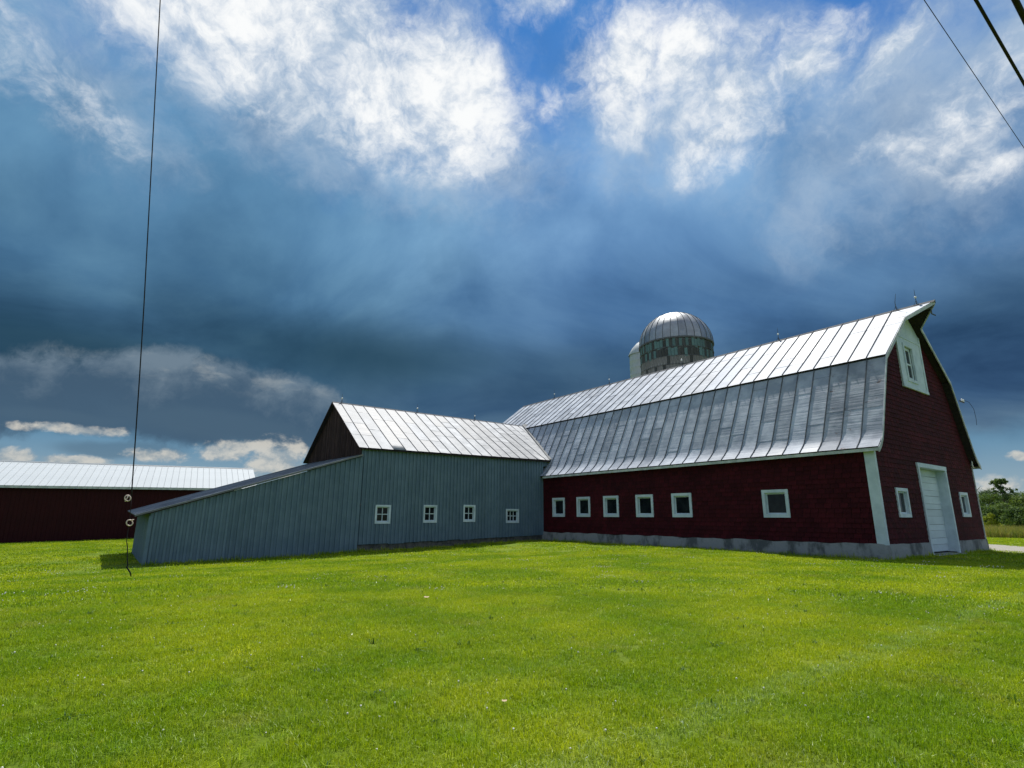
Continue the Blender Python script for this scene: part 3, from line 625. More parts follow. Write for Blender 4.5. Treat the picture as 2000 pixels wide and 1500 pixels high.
#SPLIT
# ================================================================== GREY CORRUGATED BARN
AL, AB0 = 20.54, -13.05
AR, AZR = 25.75, 8.72                     # ridge
AE0, AE1 = 20.33, 31.0                    # eave tips
def az_(b): return 5.24 + (b + 13.3) * .013
annex = thing('corrugated_barn', 'grey corrugated metal barn with shiny gabled roof joining the red barn', 'barn', (AB0 + 0) / 2, AR, -.2)
def corr_sheets(P, u0, u1, zb, zt, openings, pitch, per, m_, parent, depth=.032, name='siding_sheet'):
    """ribbed metal sheets side by side; each sheet is a part"""
    wsh = pitch * per; n = max(1, round((u1 - u0) / wsh)); wsh = (u1 - u0) / n; pitch = wsh / per
    for k in range(n):
        s0 = u0 + k * wsh; pts = []
        for r_ in range(per):
            q = s0 + r_ * pitch; pts += [(q, 0), (q + pitch * .52, 0), (q + pitch * .57, depth), (q + pitch * .94, depth)]
        pts.append((s0 + wsh + .02, .002)); e = (k % 2) * .004 + rng.uniform(0, .002)
        def off(u):
            for (x0, y0), (x1, y1) in zip(pts, pts[1:]):
                if x0 <= u <= x1: return y0 + (y1 - y0) * (u - x0) / (x1 - x0)
            return 0
        us = sorted({p[0] for p in pts} | {x for (x0, x1, _, _) in openings for x in (x0, x1) if s0 < x < s0 + wsh + .02})
        mb = MB(); dzb = rng.uniform(-.03, .03)
        for x0, x1 in zip(us, us[1:]):
            if x1 - x0 < 1e-5: continue
            m2 = (x0 + x1) / 2; ops = sorted((q0, q1) for (p0, p1, q0, q1) in openings if p0 < m2 < p1)
            lim = [('b', 0)] + [z for q0, q1 in ops for z in (('z', q0), ('z', q1))] + [('t', 0)]
            f = lambda e_, u: zb(u) + dzb if e_[0] == 'b' else zt(u) if e_[0] == 't' else e_[1]
            for l0, l1 in zip(lim[::2], lim[1::2]):
                mb.p(P(x0, f(l0, x0), off(x0) + e), P(x1, f(l0, x1), off(x1) + e), P(x1, f(l1, x1), off(x1) + e), P(x0, f(l1, x0), off(x0) + e))
        part(name, mb, m_, parent)
PA = SIDE(AL)
tilt = lambda b: .0275 * (b + 13.05)
aw = [(-12.07, -11.15, 1.13, 2.15, 2, 2), (-9.10, -8.20, 1.18, 2.20, 2, 2), (-6.38, -5.50, 1.23, 2.25, 2, 2), (-3.14, -2.10, 1.16, 2.05, 3, 2)]
ao = [opening(*q[:4], .10) for q in aw]
wl = backing(PA, .40, 5.2, lambda z: AB0 + .05, lambda z: 0.0, ao, -.05, 'rafter', 'wall', annex)
corr_sheets(PA, AB0, 0.0, lambda b: .01 + tilt(b), lambda b: az_(b) - .02, ao, .235, 4, 'corr', wl, depth=.055)
mb = MB(); mb.p(PA(0, 4.95, .01), PA(.36, 5.02, .01), PA(.46, 5.38, .01), PA(0, 5.38, .01)); part('filler_panel', mb, 'corr', wl)
for (u0, u1, z0, z1, c_, r_) in aw: window(PA, u0, u1, z0, z1, annex, .10, .035, c_, r_, .09)
footing(PA, AB0 + .02, -.05, zt=lambda u: .06 + tilt(u), zbot=-1.0, o1=-.07, m_='darkstone', parent=annex, name='foundation_wall', amp=.02)
# weathered board gable
gz = lambda a: (az_(AB0) + (AZR - az_(AB0)) * (a - AE0) / (AR - AE0) if a < AR else AZR - (AZR - 5.24) * (a - AR) / (AE1 - AR)) - .09
PE = END(AB0); GA1 = 30.72
mb = MB(); mb.p((AB0 + .06, AL + .05, -.6), (AB0 + .06, GA1, -.6), (AB0 + .06, GA1, gz(GA1) - .02), (AB0 + .06, AR, gz(AR) - .02), (AB0 + .06, AL + .05, gz(AL) - .02))
gwl = part('gable_wall', mb, 'rafter', annex); a = AL + .01
while a < GA1 - .05:
    wd = min(rng.uniform(.17, .30), GA1 - a); e = rng.uniform(0, .02); mb = MB(); zl = rng.uniform(1.2, 1.4)
    x0, x1 = a, a + wd - .012
    mids = [x0, AR, x1] if x0 < AR < x1 else [x0, x1]
    for q0, q1 in zip(mids, mids[1:]):
        mb.hexa([PE(q0, zl, -.03), PE(q1, zl, -.03), PE(q1, zl, .01 + e), PE(q0, zl, .01 + e)], [PE(q0, gz(q0), -.03), PE(q1, gz(q1), -.03), PE(q1, gz(q1), .01 + e), PE(q0, gz(q0), .01 + e)])
    part('board', mb, 'wood', gwl); a += wd
mb = MB(); mb.box(AB0 + .1, -.05, GA1 - .1, GA1, -.6, 5.1); part('rear_wall', mb, 'corr', annex)
# roof
RB0 = -13.30
def main_b(z): return .40 + (z - 4.98) * (KB + .03 - .37) / (ZK - .07 - 4.98)
F_ROOF = [(AR, AZR), (AE0, 5.24)]; R_ROOF = [(AR, AZR), (AE1, 5.24)]
mb = MB()
for (e_a, sgn) in ((AE0, -1), (AE1, 1)):
    b_t, b_e = main_b(AZR) + .1, main_b(5.24) + .1
    mb.hexa([(RB0 + .02, e_a, 5.14), (b_e, e_a, 5.28), (b_t, AR, AZR - .1), (RB0 + .02, AR, AZR - .1)], [(RB0 + .02, e_a, 5.19), (b_e, e_a, 5.36), (b_t, AR, AZR - .04), (RB0 + .02, AR, AZR - .04)])
aroof = part('roof', mb, 'rafter', annex)
SP = .756; nb = 21
def zfix(path, b): return [(path[0][0], path[0][1]), (path[1][0], az_(b))]
for i in range(nb):
    b0, b1 = RB0 + .55 + (i - 1) * SP, RB0 + .55 + i * SP
    if i == 0: b0 = RB0
    def lim(q): return main_b(AZR + (5.35 - AZR) * q) + .02
    if b0 > lim(0): break
    js = sorted(rng.sample([.2, .34, .48, .6, .74], rng.choice([1, 2, 2])))
    for path in (F_ROOF, R_ROOF):
        strip_sheets(zfix(path, (b0 + b1) / 2), (lambda q, b0=b0: b0), (lambda q, b1=b1: min(b1, lim(q))), js, 'roof2', aroof, nc=3, ax=0, wob=.005)
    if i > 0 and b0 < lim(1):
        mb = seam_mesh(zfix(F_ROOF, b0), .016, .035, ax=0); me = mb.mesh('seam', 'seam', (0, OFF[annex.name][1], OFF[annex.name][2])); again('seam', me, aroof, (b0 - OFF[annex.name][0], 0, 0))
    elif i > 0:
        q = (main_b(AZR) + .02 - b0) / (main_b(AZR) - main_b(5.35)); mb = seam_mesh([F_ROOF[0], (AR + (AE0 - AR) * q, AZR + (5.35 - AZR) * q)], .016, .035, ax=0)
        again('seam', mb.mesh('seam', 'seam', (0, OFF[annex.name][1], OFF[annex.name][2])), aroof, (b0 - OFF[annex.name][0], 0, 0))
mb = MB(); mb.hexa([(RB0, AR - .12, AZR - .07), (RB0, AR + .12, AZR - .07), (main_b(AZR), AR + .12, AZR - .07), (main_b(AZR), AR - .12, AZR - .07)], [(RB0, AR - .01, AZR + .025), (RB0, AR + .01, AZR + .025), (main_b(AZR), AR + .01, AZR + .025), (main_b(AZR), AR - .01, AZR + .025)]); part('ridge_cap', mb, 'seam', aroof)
# valley flashing against the red barn's roof
mb = MB(); rows = []
for k in range(9):
    q = k / 8; z_ = AZR + .12 + (5.34 - AZR) * q; a_ = AR + (AE0 - AR) * q; b_ = main_b(z_)
    wv = .02 * math.sin(k * 2.2)
    rows.append([(b_ - .16, a_ + .04, z_ - .02 + .05), (b_ - .02, a_ - .03 + wv, z_ + .035), (b_ + .10 - .02, a_ - .26 + wv, z_ + .03)])
mb.grid(rows); part('valley_flashing', mb, 'flash', aroof, smooth=True)
mb = MB()
for (p0, p1) in (((AE0, 5.24), (AR, AZR)), ((AR, AZR), (AE1, 5.24))):
    mb.hexa([(RB0 - .02, p0[0], p0[1] - .10), (RB0 - .02, p1[0], p1[1] - .10), (RB0 + .015, p1[0], p1[1] - .10), (RB0 + .015, p0[0], p0[1] - .10)], [(RB0 - .02, p0[0], p0[1] - .012), (RB0 - .02, p1[0], p1[1] - .012), (RB0 + .015, p1[0], p1[1] - .012), (RB0 + .015, p0[0], p0[1] - .012)])
part('rake_board', mb, 'wood', aroof)
for b_ in (-12.68, -7.23, -2.39): rod(aroof, b_, AR, AZR, .62)

# ================================================================== LEAN-TO SHED
SB0, SA0 = -22.52, AL - .10
shed = thing('lean_to_shed', 'low corrugated lean-to shed with sloping roof at the end of the grey barn', 'shed', (SB0 + AB0) / 2, 25.6, -.5)
sz = lambda b: 4.76 + (b + 13.24) * .3345
PS = SIDE(SA0); PSE = END(SB0)
mb = MB(); mb.p((SB0 + .06, SA0 + .06, -.9), (AB0 - .02, SA0 + .06, -.5), (AB0 - .02, SA0 + .06, sz(AB0) - .08), (SB0 + .06, SA0 + .06, sz(SB0) - .08))
w1 = part('wall', mb, 'rafter', shed)
corr_sheets(PS, SB0, AB0 - .01, lambda b: -.66 + (b - SB0) * .027, lambda b: sz(b) - .06, [], .27, 4, 'corr', w1, depth=.06)
mb = MB(); mb.p((SB0 + .05, SA0 + .06, -.9), (SB0 + .05, 30.7, -.9), (SB0 + .05, 30.7, sz(SB0) - .08), (SB0 + .05, SA0 + .06, sz(SB0) - .08)); w2 = part('end_wall', mb, 'rafter', shed)
corr_sheets(PSE, SA0 - .01, 30.72, lambda a: -.75, lambda a: sz(SB0) - .07, [], .27, 4, 'corr', w2, depth=.036)
mb = MB(); mb.box(SB0 + .1, AB0, 30.62, 30.7, -.8, 1.4); part('rear_wall', mb, 'corr', shed)
mb = MB(); mb.box(AB0 - .09, AB0 + .03, SA0 - .062, SA0 - .002, -.42, 4.62); part('corner_trim', mb, 'corr', shed)
mb = MB(); mb.hexa([(SB0 - .045, SA0 - .045, -.72), (SB0 + .10, SA0 - .05, -.72), (SB0 + .10, SA0 - .036, -.72), (SB0 - .03, SA0 - .036, -.72)], [(SB0 - .045, SA0 - .045, 1.45), (SB0 + .10, SA0 - .05, 1.5), (SB0 + .10, SA0 - .036, 1.5), (SB0 - .03, SA0 - .036, 1.45)]); part('corner_trim', mb, 'corr', shed)
TB0, TB1, TA0, TA1 = -23.1, AB0 - .01, SA0 - .16, 30.95
st2 = lambda a, b, e: (b, a, sz(b) + .0235 * (a - TA0) + e)          # the roof climbs a little towards its far side too
mb = MB(); mb.hexa([st2(TA0 + .03, TB0 + .05, -.04), st2(TA0 + .03, TB1, -.04), st2(TA1, TB1, -.04), st2(TA1, TB0 + .05, -.04)], [st2(TA0 + .03, TB0 + .05, .03), st2(TA0 + .03, TB1, .03), st2(TA1, TB1, .03), st2(TA1, TB0 + .05, .03)])
sroof = part('roof', mb, 'rafter', shed)
n = 14; st = (TA1 - TA0) / n
for i in range(n):
    js = sorted(rng.sample([.25, .45, .6, .78], 1)); e = .05 + .0235 * (i + .5) * st
    strip_sheets([(TB1, sz(TB1) + e), (TB0, sz(TB0) + e)], TA0 + i * st, TA0 + (i + 1) * st, js, 'shedroof', sroof, nc=2)
me = seam_mesh([(TB1, sz(TB1) + .05), (TB0, sz(TB0) + .05)], .014, .022).mesh('seam', 'shedroof', (OFF[shed.name][0], 0, OFF[shed.name][2]))
for i in range(1, n): again('seam', me, sroof, (0, TA0 + i * st - OFF[shed.name][1], .0235 * i * st))
mb = MB(); mb.hexa([(TB0, TA0 - .012, sz(TB0) - .015), (TB1, TA0 - .012, sz(TB1) - .03), (TB1, TA0 + .02, sz(TB1) - .03), (TB0, TA0 + .02, sz(TB0) - .015)], [(TB0, TA0 - .012, sz(TB0) + .062), (TB1, TA0 - .012, sz(TB1) + .062), (TB1, TA0 + .02, sz(TB1) + .062), (TB0, TA0 + .02, sz(TB0) + .062)]); part('roof_edge', mb, 'flash', sroof)
mb = MB(); mb.tube([(AB0 + .06, SA0 - .08, 2.05), (AB0 + .05, SA0 - .11, 2.12), (AB0 + .06, SA0 - .08, 2.2)], .02, 5); part('gate_hook', mb, 'seam', shed)

# ================================================================== LONG FAR BARN
FAa, FB1, FB0 = 53.0, -11.9, -62.0
FROT = R(-5.5)                                                  # its long wall is turned a little from the others
fbarn = thing('long_pole_barn', 'long low dark red barn with pale ribbed metal roof far behind the shed', 'barn', FB1, FAa, -.72, rot=TH + FROT)
fbarn.rotation_euler = (0, -.015, TH + FROT)
OFF[fbarn.name] = (0, 0, -.72)                                    # own coordinates: x along the wall (0 at the right end), y to the back
FL = 52.0; FD = 12.0; FE, FRG = 4.22, 6.72
PF = lambda u, z, o: (u, -o, z)
mb = MB(); mb.box(-FL, 0, .05, FD, -.9, FE - .05); fw_ = part('wall', mb, 'farred', fbarn)
n = 57; wd = FL / n
mbs = MB()
for k in range(3):
    q = k * wd / 3; 
    for x0, x1, o0, o1 in ((q, q + .16, 0, 0), (q + .16, q + .19, 0, .02), (q + .19, q + .23, .02, .02), (q + .23, q + .26, .02, 0), (q + .26, q + wd / 3, 0, 0)):
        mbs.p(PF(x0, -.9, o0), PF(x1, -.9, o1), PF(x1, FE, o1), PF(x0, FE, o0))
me = mbs.mesh('siding_panel', 'farred', (0, 0, -.72))
for i in range(n): again('siding_panel', me, fw_, (-FL + i * wd, 0, 0))
mb = MB(); mb.box(-FL, 0, -.02, .05, -.8, -.62); part('base_trim', mb, 'darkstone', fbarn)
mb = MB()
OV = .35
mb.hexa([(-FL - .3, -OV, FE - .06), (.3, -OV, FE - .06), (.3, FD / 2, FRG - .08), (-FL - .3, FD / 2, FRG - .08)], [(-FL - .3, -OV, FE + .0), (.3, -OV, FE + .0), (.3, FD / 2, FRG - .015), (-FL - .3, FD / 2, FRG - .015)])
mb.hexa([(-FL - .3, FD / 2, FRG - .08), (.3, FD / 2, FRG - .08), (.3, FD + OV, FE - .06), (-FL - .3, FD + OV, FE - .06)], [(-FL - .3, FD / 2, FRG - .015), (.3, FD / 2, FRG - .015), (.3, FD + OV, FE), (-FL - .3, FD + OV, FE)])
froof = part('roof', mb, 'rafter', fbarn)
nr = 96; rw = (FL + .6) / nr
for sgn in (0, 1):
    Y = (lambda y: y) if sgn == 0 else (lambda y: FD - y)
    mbs = MB(); mbs.p((0, Y(-OV - .03), FE + .012), (rw, Y(-OV - .03), FE + .012), (rw, Y(FD / 2), FRG), (0, Y(FD / 2), FRG)); me = mbs.mesh('roof_panel', 'farroof', (0, 0, -.72))
    mbr = MB(); mbr.hexa([(-.022, Y(-OV - .03), FE + .012), (.022, Y(-OV - .03), FE + .012), (.022, Y(FD / 2), FRG), (-.022, Y(FD / 2), FRG)], [(-.014, Y(-OV - .03), FE + .042), (.014, Y(-OV - .03), FE + .042), (.014, Y(FD / 2), FRG + .03), (-.014, Y(FD / 2), FRG + .03)]); mr = mbr.mesh('rib', 'farroof_rib', (0, 0, -.72))
    for i in range(nr):
        again('roof_panel', me, froof, (-FL - .3 + i * rw, 0, 0))
        if sgn == 0: again('rib', mr, froof, (-FL - .3 + i * rw, 0, 0))
mb = MB(); mb.box(-FL - .3, .3, -OV - .05, -OV - .02, FE - .20, FE - .005); part('eave_board', mb, 'cream', froof)
mb = MB(); mb.hexa([(-FL - .3, FD / 2 - .15, FRG - .03), (.3, FD / 2 - .15, FRG - .03), (.3, FD / 2 + .15, FRG - .03), (-FL - .3, FD / 2 + .15, FRG - .03)], [(-FL - .3, FD / 2 - .03, FRG + .07), (.3, FD / 2 - .03, FRG + .07), (.3, FD / 2 + .03, FRG + .07), (-FL - .3, FD / 2 + .03, FRG + .07)]); part('ridge_cap', mb, 'farroof_rib', froof)
mb = MB(); mb.p((0.02, .05, FE - .05), (.02, FD, FE - .05), (.02, FD / 2, FRG - .08)); part('gable_end', mb, 'farred', fbarn)

# ================================================================== SILOS
SR, SZ0 = 3.28, 17.14
silo = thing('domed_silo', 'tall concrete stave silo with ribbed metal dome behind the red barn', 'silo', 17.0, 21.38, 0, rot=TH)
OFF[silo.name] = (0, 0, 0)
mb = MB(); mb.lathe([(SR - .02, -.3), (SR - .02, 4), (SR - .02, 8), (SR - .02, 12), (SR - .02, SZ0 - .02), (SR - .3, SZ0 - .01)], 48); body = part('silo_body', mb, 'stave', silo, smooth=True)
NS = 74
def stave_mesh(h_, proud, wd=.93):
    mb = MB(); an = math.pi / NS * wd
    lo4 = [(math.cos(s_ * an) * r_, math.sin(s_ * an) * r_, 0) for s_, r_ in ((-1, SR - .06), (-1, SR + proud), (1, SR + proud), (1, SR - .06))]
    mb.hexa(lo4, [(x, y, h_) for x, y, _ in lo4]); return mb
rowh = .80
sm_ = {k: stave_mesh(rowh - .03, pr).mesh('stave', mt) for k, (pr, mt) in {'d': (.012, 'stave_dark'), 't': (.03, 'stave_teal'), 'g': (.02, 'stave')}.items()}
zt_ = SZ0 - .05
for r_ in range(4):
    for k in range(NS):
        if r_ < 2: kind = 't' if ((k // 1 + r_) % 2 == 0) != (rng.random() < .28) else 'd'
        else: kind = 'g' if rng.random() < .88 else 'd'
        o = again('stave', sm_[kind], body, (0, 0, zt_ - rowh * (r_ + 1) - (.12 if r_ < 2 and k % 2 else 0) - rng.uniform(0, .06))); o.rotation_euler = (0, 0, 2 * math.pi * (k + .5 * (r_ % 2)) / NS)
for zz_ in (zt_ - .02, zt_ - rowh, zt_ - 2 * rowh - .05, zt_ - 3 * rowh, 11, 8.5, 6, 3.5):
    mb = MB(); mb.tube([((SR + .045) * math.cos(q), (SR + .045) * math.sin(q), zz_) for q in [2 * math.pi * i / 48 for i in range(49)]], .022, 5, cap=False); part('hoop', mb, 'seam', silo)
NG = 30; mb = MB(); an = math.pi / NG; rows = []
for k in range(9):
    el = math.pi / 2 * k / 8 * .985; r_ = (SR + .10) * math.cos(el); z_ = (SR - .02) * math.sin(el) + .0
    rows.append([(r_ * math.cos(s_ * an), r_ * math.sin(s_ * an), z_) for s_ in (-1, -.3, .3, 1)])
mb.grid(rows); gore = mb.mesh('dome_panel', 'dome', smooth=True)
mb = MB(); mb.tube([((SR + .11) * math.cos(math.pi / 2 * k / 8 * .985), 0, (SR - .01) * math.sin(math.pi / 2 * k / 8 * .985)) for k in range(9)], [.026] * 8 + [.012], 5); rib = mb.mesh('dome_rib', 'seam')
mb = MB(); mb.lathe([(SR - .3, SZ0 - .06), (SR + .13, SZ0 - .06), (SR + .13, SZ0 + .05), (SR + .02, SZ0 + .08)], 48); dome = part('dome', mb, 'seam', silo)
for k in range(NG):
    for me in (gore, rib):
        o = again(me.name.split('.')[0], me, dome, (0, 0, SZ0 + .03)); o.rotation_euler = (0, 0, 2 * math.pi * (k + (.5 if me is rib else 0)) / NG)
mb = MB(); mb.lathe([(.35, SZ0 + SR - .03), (.33, SZ0 + SR + .05), (.001, SZ0 + SR + .12)], 14); part('dome_cap', mb, 'dome', dome, smooth=True)
s2 = thing('pale_silo', 'slim pale silo with conical cap half hidden behind the domed silo', 'silo', 21.0, 28.6, 0, rot=TH)
OFF[s2.name] = (0, 0, 0)
S2R = 1.5; S2Z = 18.85
mb = MB(); prof = []
for k in range(24): prof += [(S2R, k * S2Z / 24), (S2R + .012, k * S2Z / 24 + .03), (S2R, k * S2Z / 24 + .06)]
mb.lathe([(S2R, -.3)] + prof + [(S2R, S2Z)], 28); part('silo_body', mb, 'palesilo', s2, smooth=True)
mb = MB(); mb.lathe([(S2R + .10, S2Z - .05), (S2R + .10, S2Z + .03), (S2R * .80, S2Z + .75), (S2R * .45, S2Z + 1.35), (.2, S2Z + 1.62), (.001, S2Z + 1.66)], 28); part('cap', mb, 'palesilo', s2, smooth=True)

# ================================================================== WIRES
def at_r(x, y, dist):
    v = ray(x, y); return Vector((0, 0, CAM_H)) + v * (dist / math.hypot(v.x, v.y))
def free(name, mb, m_, label, cat, group=None, smooth=True):
    """a thing that is one mesh, with its origin at the centre of its base"""
    xs_ = [q[0] for q in mb.v]; ys_ = [q[1] for q in mb.v]; zs_ = [q[2] for q in mb.v]; c_ = ((min(xs_) + max(xs_)) / 2, (min(ys_) + max(ys_)) / 2, min(zs_))
    o = link(name, mb.mesh(name, m_, c_, smooth)); o.location = c_; OFF[o.name] = c_; tag(o, label, cat, group); return o
hw = link('hanging_wire', None); top_w = at_r(313, 0, 5.5) + Vector((-.07, -.04, .75)); hw.location = at_r(255, 1125, 5.5); OFF[hw.name] = tuple(hw.location)
tag(hw, 'thin dark wire hanging down the left sky with two pale curls near its end', 'wire')
mb = MB(); mb.tube([top_w] + [at_r(x, y, 5.5) for x, y in ((313, 0), (305, 150), (297, 300), (289, 450), (281, 600), (273, 730), (265, 850), (258, 950), (256.5, 972))], .0047, 6); part('cable', mb, 'wire', hw, smooth=True)
mb = MB(); mb.tube([at_r(x, y, 5.5) for x, y in ((256.5, 972), (255.5, 990), (253, 1020), (248.5, 1045), (247.5, 1058), (249, 1070), (248.5, 1090), (249.5, 1103), (247.5, 1108), (251, 1113), (254.5, 1119), (256, 1126))], [.002, .002, .002, .0028, .0035, .004, .004, .0045, .0065, .0055, .005, .004], 6); part('loose_end', mb, 'wire', hw, smooth=True)
def curl(cx, cy, r, a0, turns, tail):
    pts = []
    n_ = 22
    for i in range(n_ + 1):
        q = a0 + turns * 2 * math.pi * i / n_; rr = r * (1 - .10 * i / n_); pts.append(at_r(cx + rr * math.cos(q), cy + rr * .95 * math.sin(q), 5.5 - .012 * i / n_))
    pts.append(at_r(cx + tail[0], cy + tail[1], 5.47)); mb = MB(); mb.tube(pts, .0042, 6); return part('wire_curl', mb, 'coilwire', hw, smooth=True)
curl(249.5, 973, 6.2, .3, -1.25, (-5, 6.5)); curl(253.0, 1021, 6.4, -.2, 1.85, (8, -6))
# overhead lines run parallel to the barn's gable, over the road beside the camera
Bd = Vector((CT, ST, 0))
for (x, y, r_, lab) in ((1805, 0, .0036, 'thin overhead line, leftmost of the three wires in the upper right corner'), (1906, 0, .0145, 'thick black overhead cable, middle wire in the upper right corner'), (1983, 0, .026, 'thick black overhead cable cutting the very corner at upper right')):
    v = ray(x, y); P0 = Vector((0, 0, CAM_H)) + v * ((6.5 - CAM_H) / v.z); P0 = P0 - Bd * P0.dot(Bd) + Bd * 6.0
    mb = MB(); mb.tube([P0 + Bd * s_ + Vector((0, 0, .35 * ((s_ / 24) ** 2))) for s_ in range(-24, 25, 2)], r_, 8); free('overhead_cable', mb, 'wire', lab, 'cable', 'overhead cables')
def pole(x, y, h_, arm_dir, lab):
    o = link('utility_pole', None); z0 = ground_z(x, y); o.location = (x, y, z0); OFF[o.name] = (0, 0, 0); tag(o, lab, 'utility pole', 'utility poles')
    mb = MB(); mb.tube([(0, 0, -.3), (0, 0, h_ * .5), (0, 0, h_)], [.15, .13, .10], 10); part('post', mb, 'pole', o, smooth=True)
    mb = MB(); q = Vector(arm_dir).normalized() * 1.0; mb.tube([(-q.x, -q.y, h_ - .5), (q.x, q.y, h_ - .5)], .05, 4); part('crossarm', mb, 'pole', o)
    for s_ in (-.85, .85):
        mb = MB(); mb.lathe([(.03, h_ - .46), (.05, h_ - .40), (.03, h_ - .34), (.001, h_ - .32)], 8, q.x * s_, q.y * s_); part('insulator', mb, 'porcelain', o, smooth=True)
mid_l = Vector((4.58, 4.30, 0)); mid_l = mid_l - Bd * mid_l.dot(Bd)
for s_, lab in ((30.2, 'wooden utility pole beyond the right edge, at the far end of the overhead cables'), (-18.2, 'wooden utility pole behind the viewer, at the near end of the overhead cables')):
    q = mid_l + Bd * s_; pole(q.x, q.y, 7.6, (-ST, CT, 0), lab)
mb = MB(); p1, p2 = Vector((-13, 6.2, 8.4)), Vector((8.2, 1.7, 8.4)); tq = top_w
mb.tube([p1, p1.lerp(tq, .5) + Vector((0, 0, -.12)), tq, tq.lerp(p2, .5) + Vector((0, 0, -.12)), p2], .012, 6); free('service_cable', mb, 'wire', 'thin cable high above the picture from which the dark wire hangs', 'cable')
pole(-13, 6.2, 8.6, (0, 1, 0), 'wooden utility pole beyond the left edge of the lawn'); pole(8.2, 1.7, 8.6, (0, 1, 0), 'wooden utility pole to the right beside the viewer')
#SPLIT
# ================================================================== GRASS
def blade_mat(name, lawn=True, rough=.42):
    mm, t = mat(name); pos = t.n('ShaderNodeNewGeometry').outputs['Position']
    tint = t.n('ShaderNodeAttribute', attribute_name='tint').outputs['Fac']
    if lawn: c, _ = soil_mix(t, pos); c = t.mix(1.0, c, t.ramp(tint, [(0, (.28, .36, .3)), (.5, (1.0, 1.0, 1.0)), (.86, (1.3, 1.2, 1.1)), (1, (2.0, 1.7, 14.0))]), 'MULTIPLY')
    else:
        n1 = t.noise(pos, .25, 4, .6)
        c = t.mix(t.ss(t.m('ADD', tint, t.m('SUBTRACT', n1, .5)), .25, .8), (.12, .17, .035), (.30, .25, .12))
    b1 = prin(t, c, rough, 0, None, .22); tr = t.n('ShaderNodeBsdfTranslucent', {'Color': t.mix(1.0, c, (1.45, 1.4, .5), 'MULTIPLY')})
    finish(t, t.n('ShaderNodeMixShader', {0: .38, 1: b1, 2: tr})); return mm
MAT['blade'] = blade_mat('grass_blades'); MAT['meadow'] = blade_mat('meadow_grass', False, .6)
mm, t = mat('clover_flower'); finish(t, prin(t, t.mix(orand(t), (.62, .60, .52), (.80, .78, .72)), .7)); MAT['clover'] = mm
mm, t = mat('weed_leaf'); tint = t.n('ShaderNodeAttribute', attribute_name='tint').outputs['Fac']; c = t.mix(tint, (.035, .085, .012), (.075, .15, .025))
finish(t, t.n('ShaderNodeMixShader', {0: .3, 1: prin(t, c, .32, 0, None, .5), 2: t.n('ShaderNodeBsdfTranslucent', {'Color': t.mix(1.0, c, (1.5, 1.5, .6), 'MULTIPLY')})})); MAT['weed'] = mm

nrg = np.random.default_rng(11)
def blades_mesh(name, n, size, h0, h1, w0, lean, m_, curve=.5, round_=True, seed=0):
    """n curved blades of two faces each, scattered on a patch"""
    r_ = np.random.default_rng(seed)
    x = r_.uniform(-.5, .5, n) * size; y = r_.uniform(-.5, .5, n) * size
    if round_:
        q = r_.uniform(0, 2 * np.pi, n); rr = np.sqrt(r_.uniform(0, 1, n)) * size * .58; x = rr * np.cos(q); y = rr * np.sin(q)
    h = r_.uniform(h0, h1, n); wd = w0 * r_.uniform(.6, 1.3, n); az = r_.uniform(0, 2 * np.pi, n); ln = np.abs(r_.normal(0, lean, n)); fa = az + np.pi / 2 + r_.normal(0, .5, n)
    ux, uy = np.cos(fa) * wd / 2, np.sin(fa) * wd / 2
    m1 = .5; dx1, dy1 = np.cos(az) * ln * h * m1 * curve, np.sin(az) * ln * h * m1 * curve; dx2, dy2 = np.cos(az) * ln * h, np.sin(az) * ln * h
    z1 = h * m1; z2 = h * np.sqrt(np.maximum(.15, 1 - (ln * .8) ** 2))
    V = np.empty((n, 5, 3)); V[:, 0] = np.c_[x - ux, y - uy, np.full(n, -.01)]; V[:, 1] = np.c_[x + ux, y + uy, np.full(n, -.01)]
    V[:, 2] = np.c_[x + dx1 + ux * .8, y + dy1 + uy * .8, z1]; V[:, 3] = np.c_[x + dx1 - ux * .8, y + dy1 - uy * .8, z1]; V[:, 4] = np.c_[x + dx2, y + dy2, z2]
    i = np.arange(n)[:, None] * 5
    F = [tuple(q) for q in (i + np.array([[0, 1, 2, 3]])).tolist()] + [tuple(q) for q in (i + np.array([[3, 2, 4]])).tolist()]
    me = bpy.data.meshes.new(name); me.from_pydata(V.reshape(-1, 3).tolist(), [], F); me.materials.append(MAT[m_])
    tn = np.clip(r_.normal(.5, .2, n), 0, .95); tn[r_.random(n) > .992] = 1.0  # a few blades whitened: glints put into their colour
    at = me.attributes.new('tint', 'FLOAT', 'POINT'); at.data.foreach_set('value', np.repeat(tn, 5)); me.update(); return me
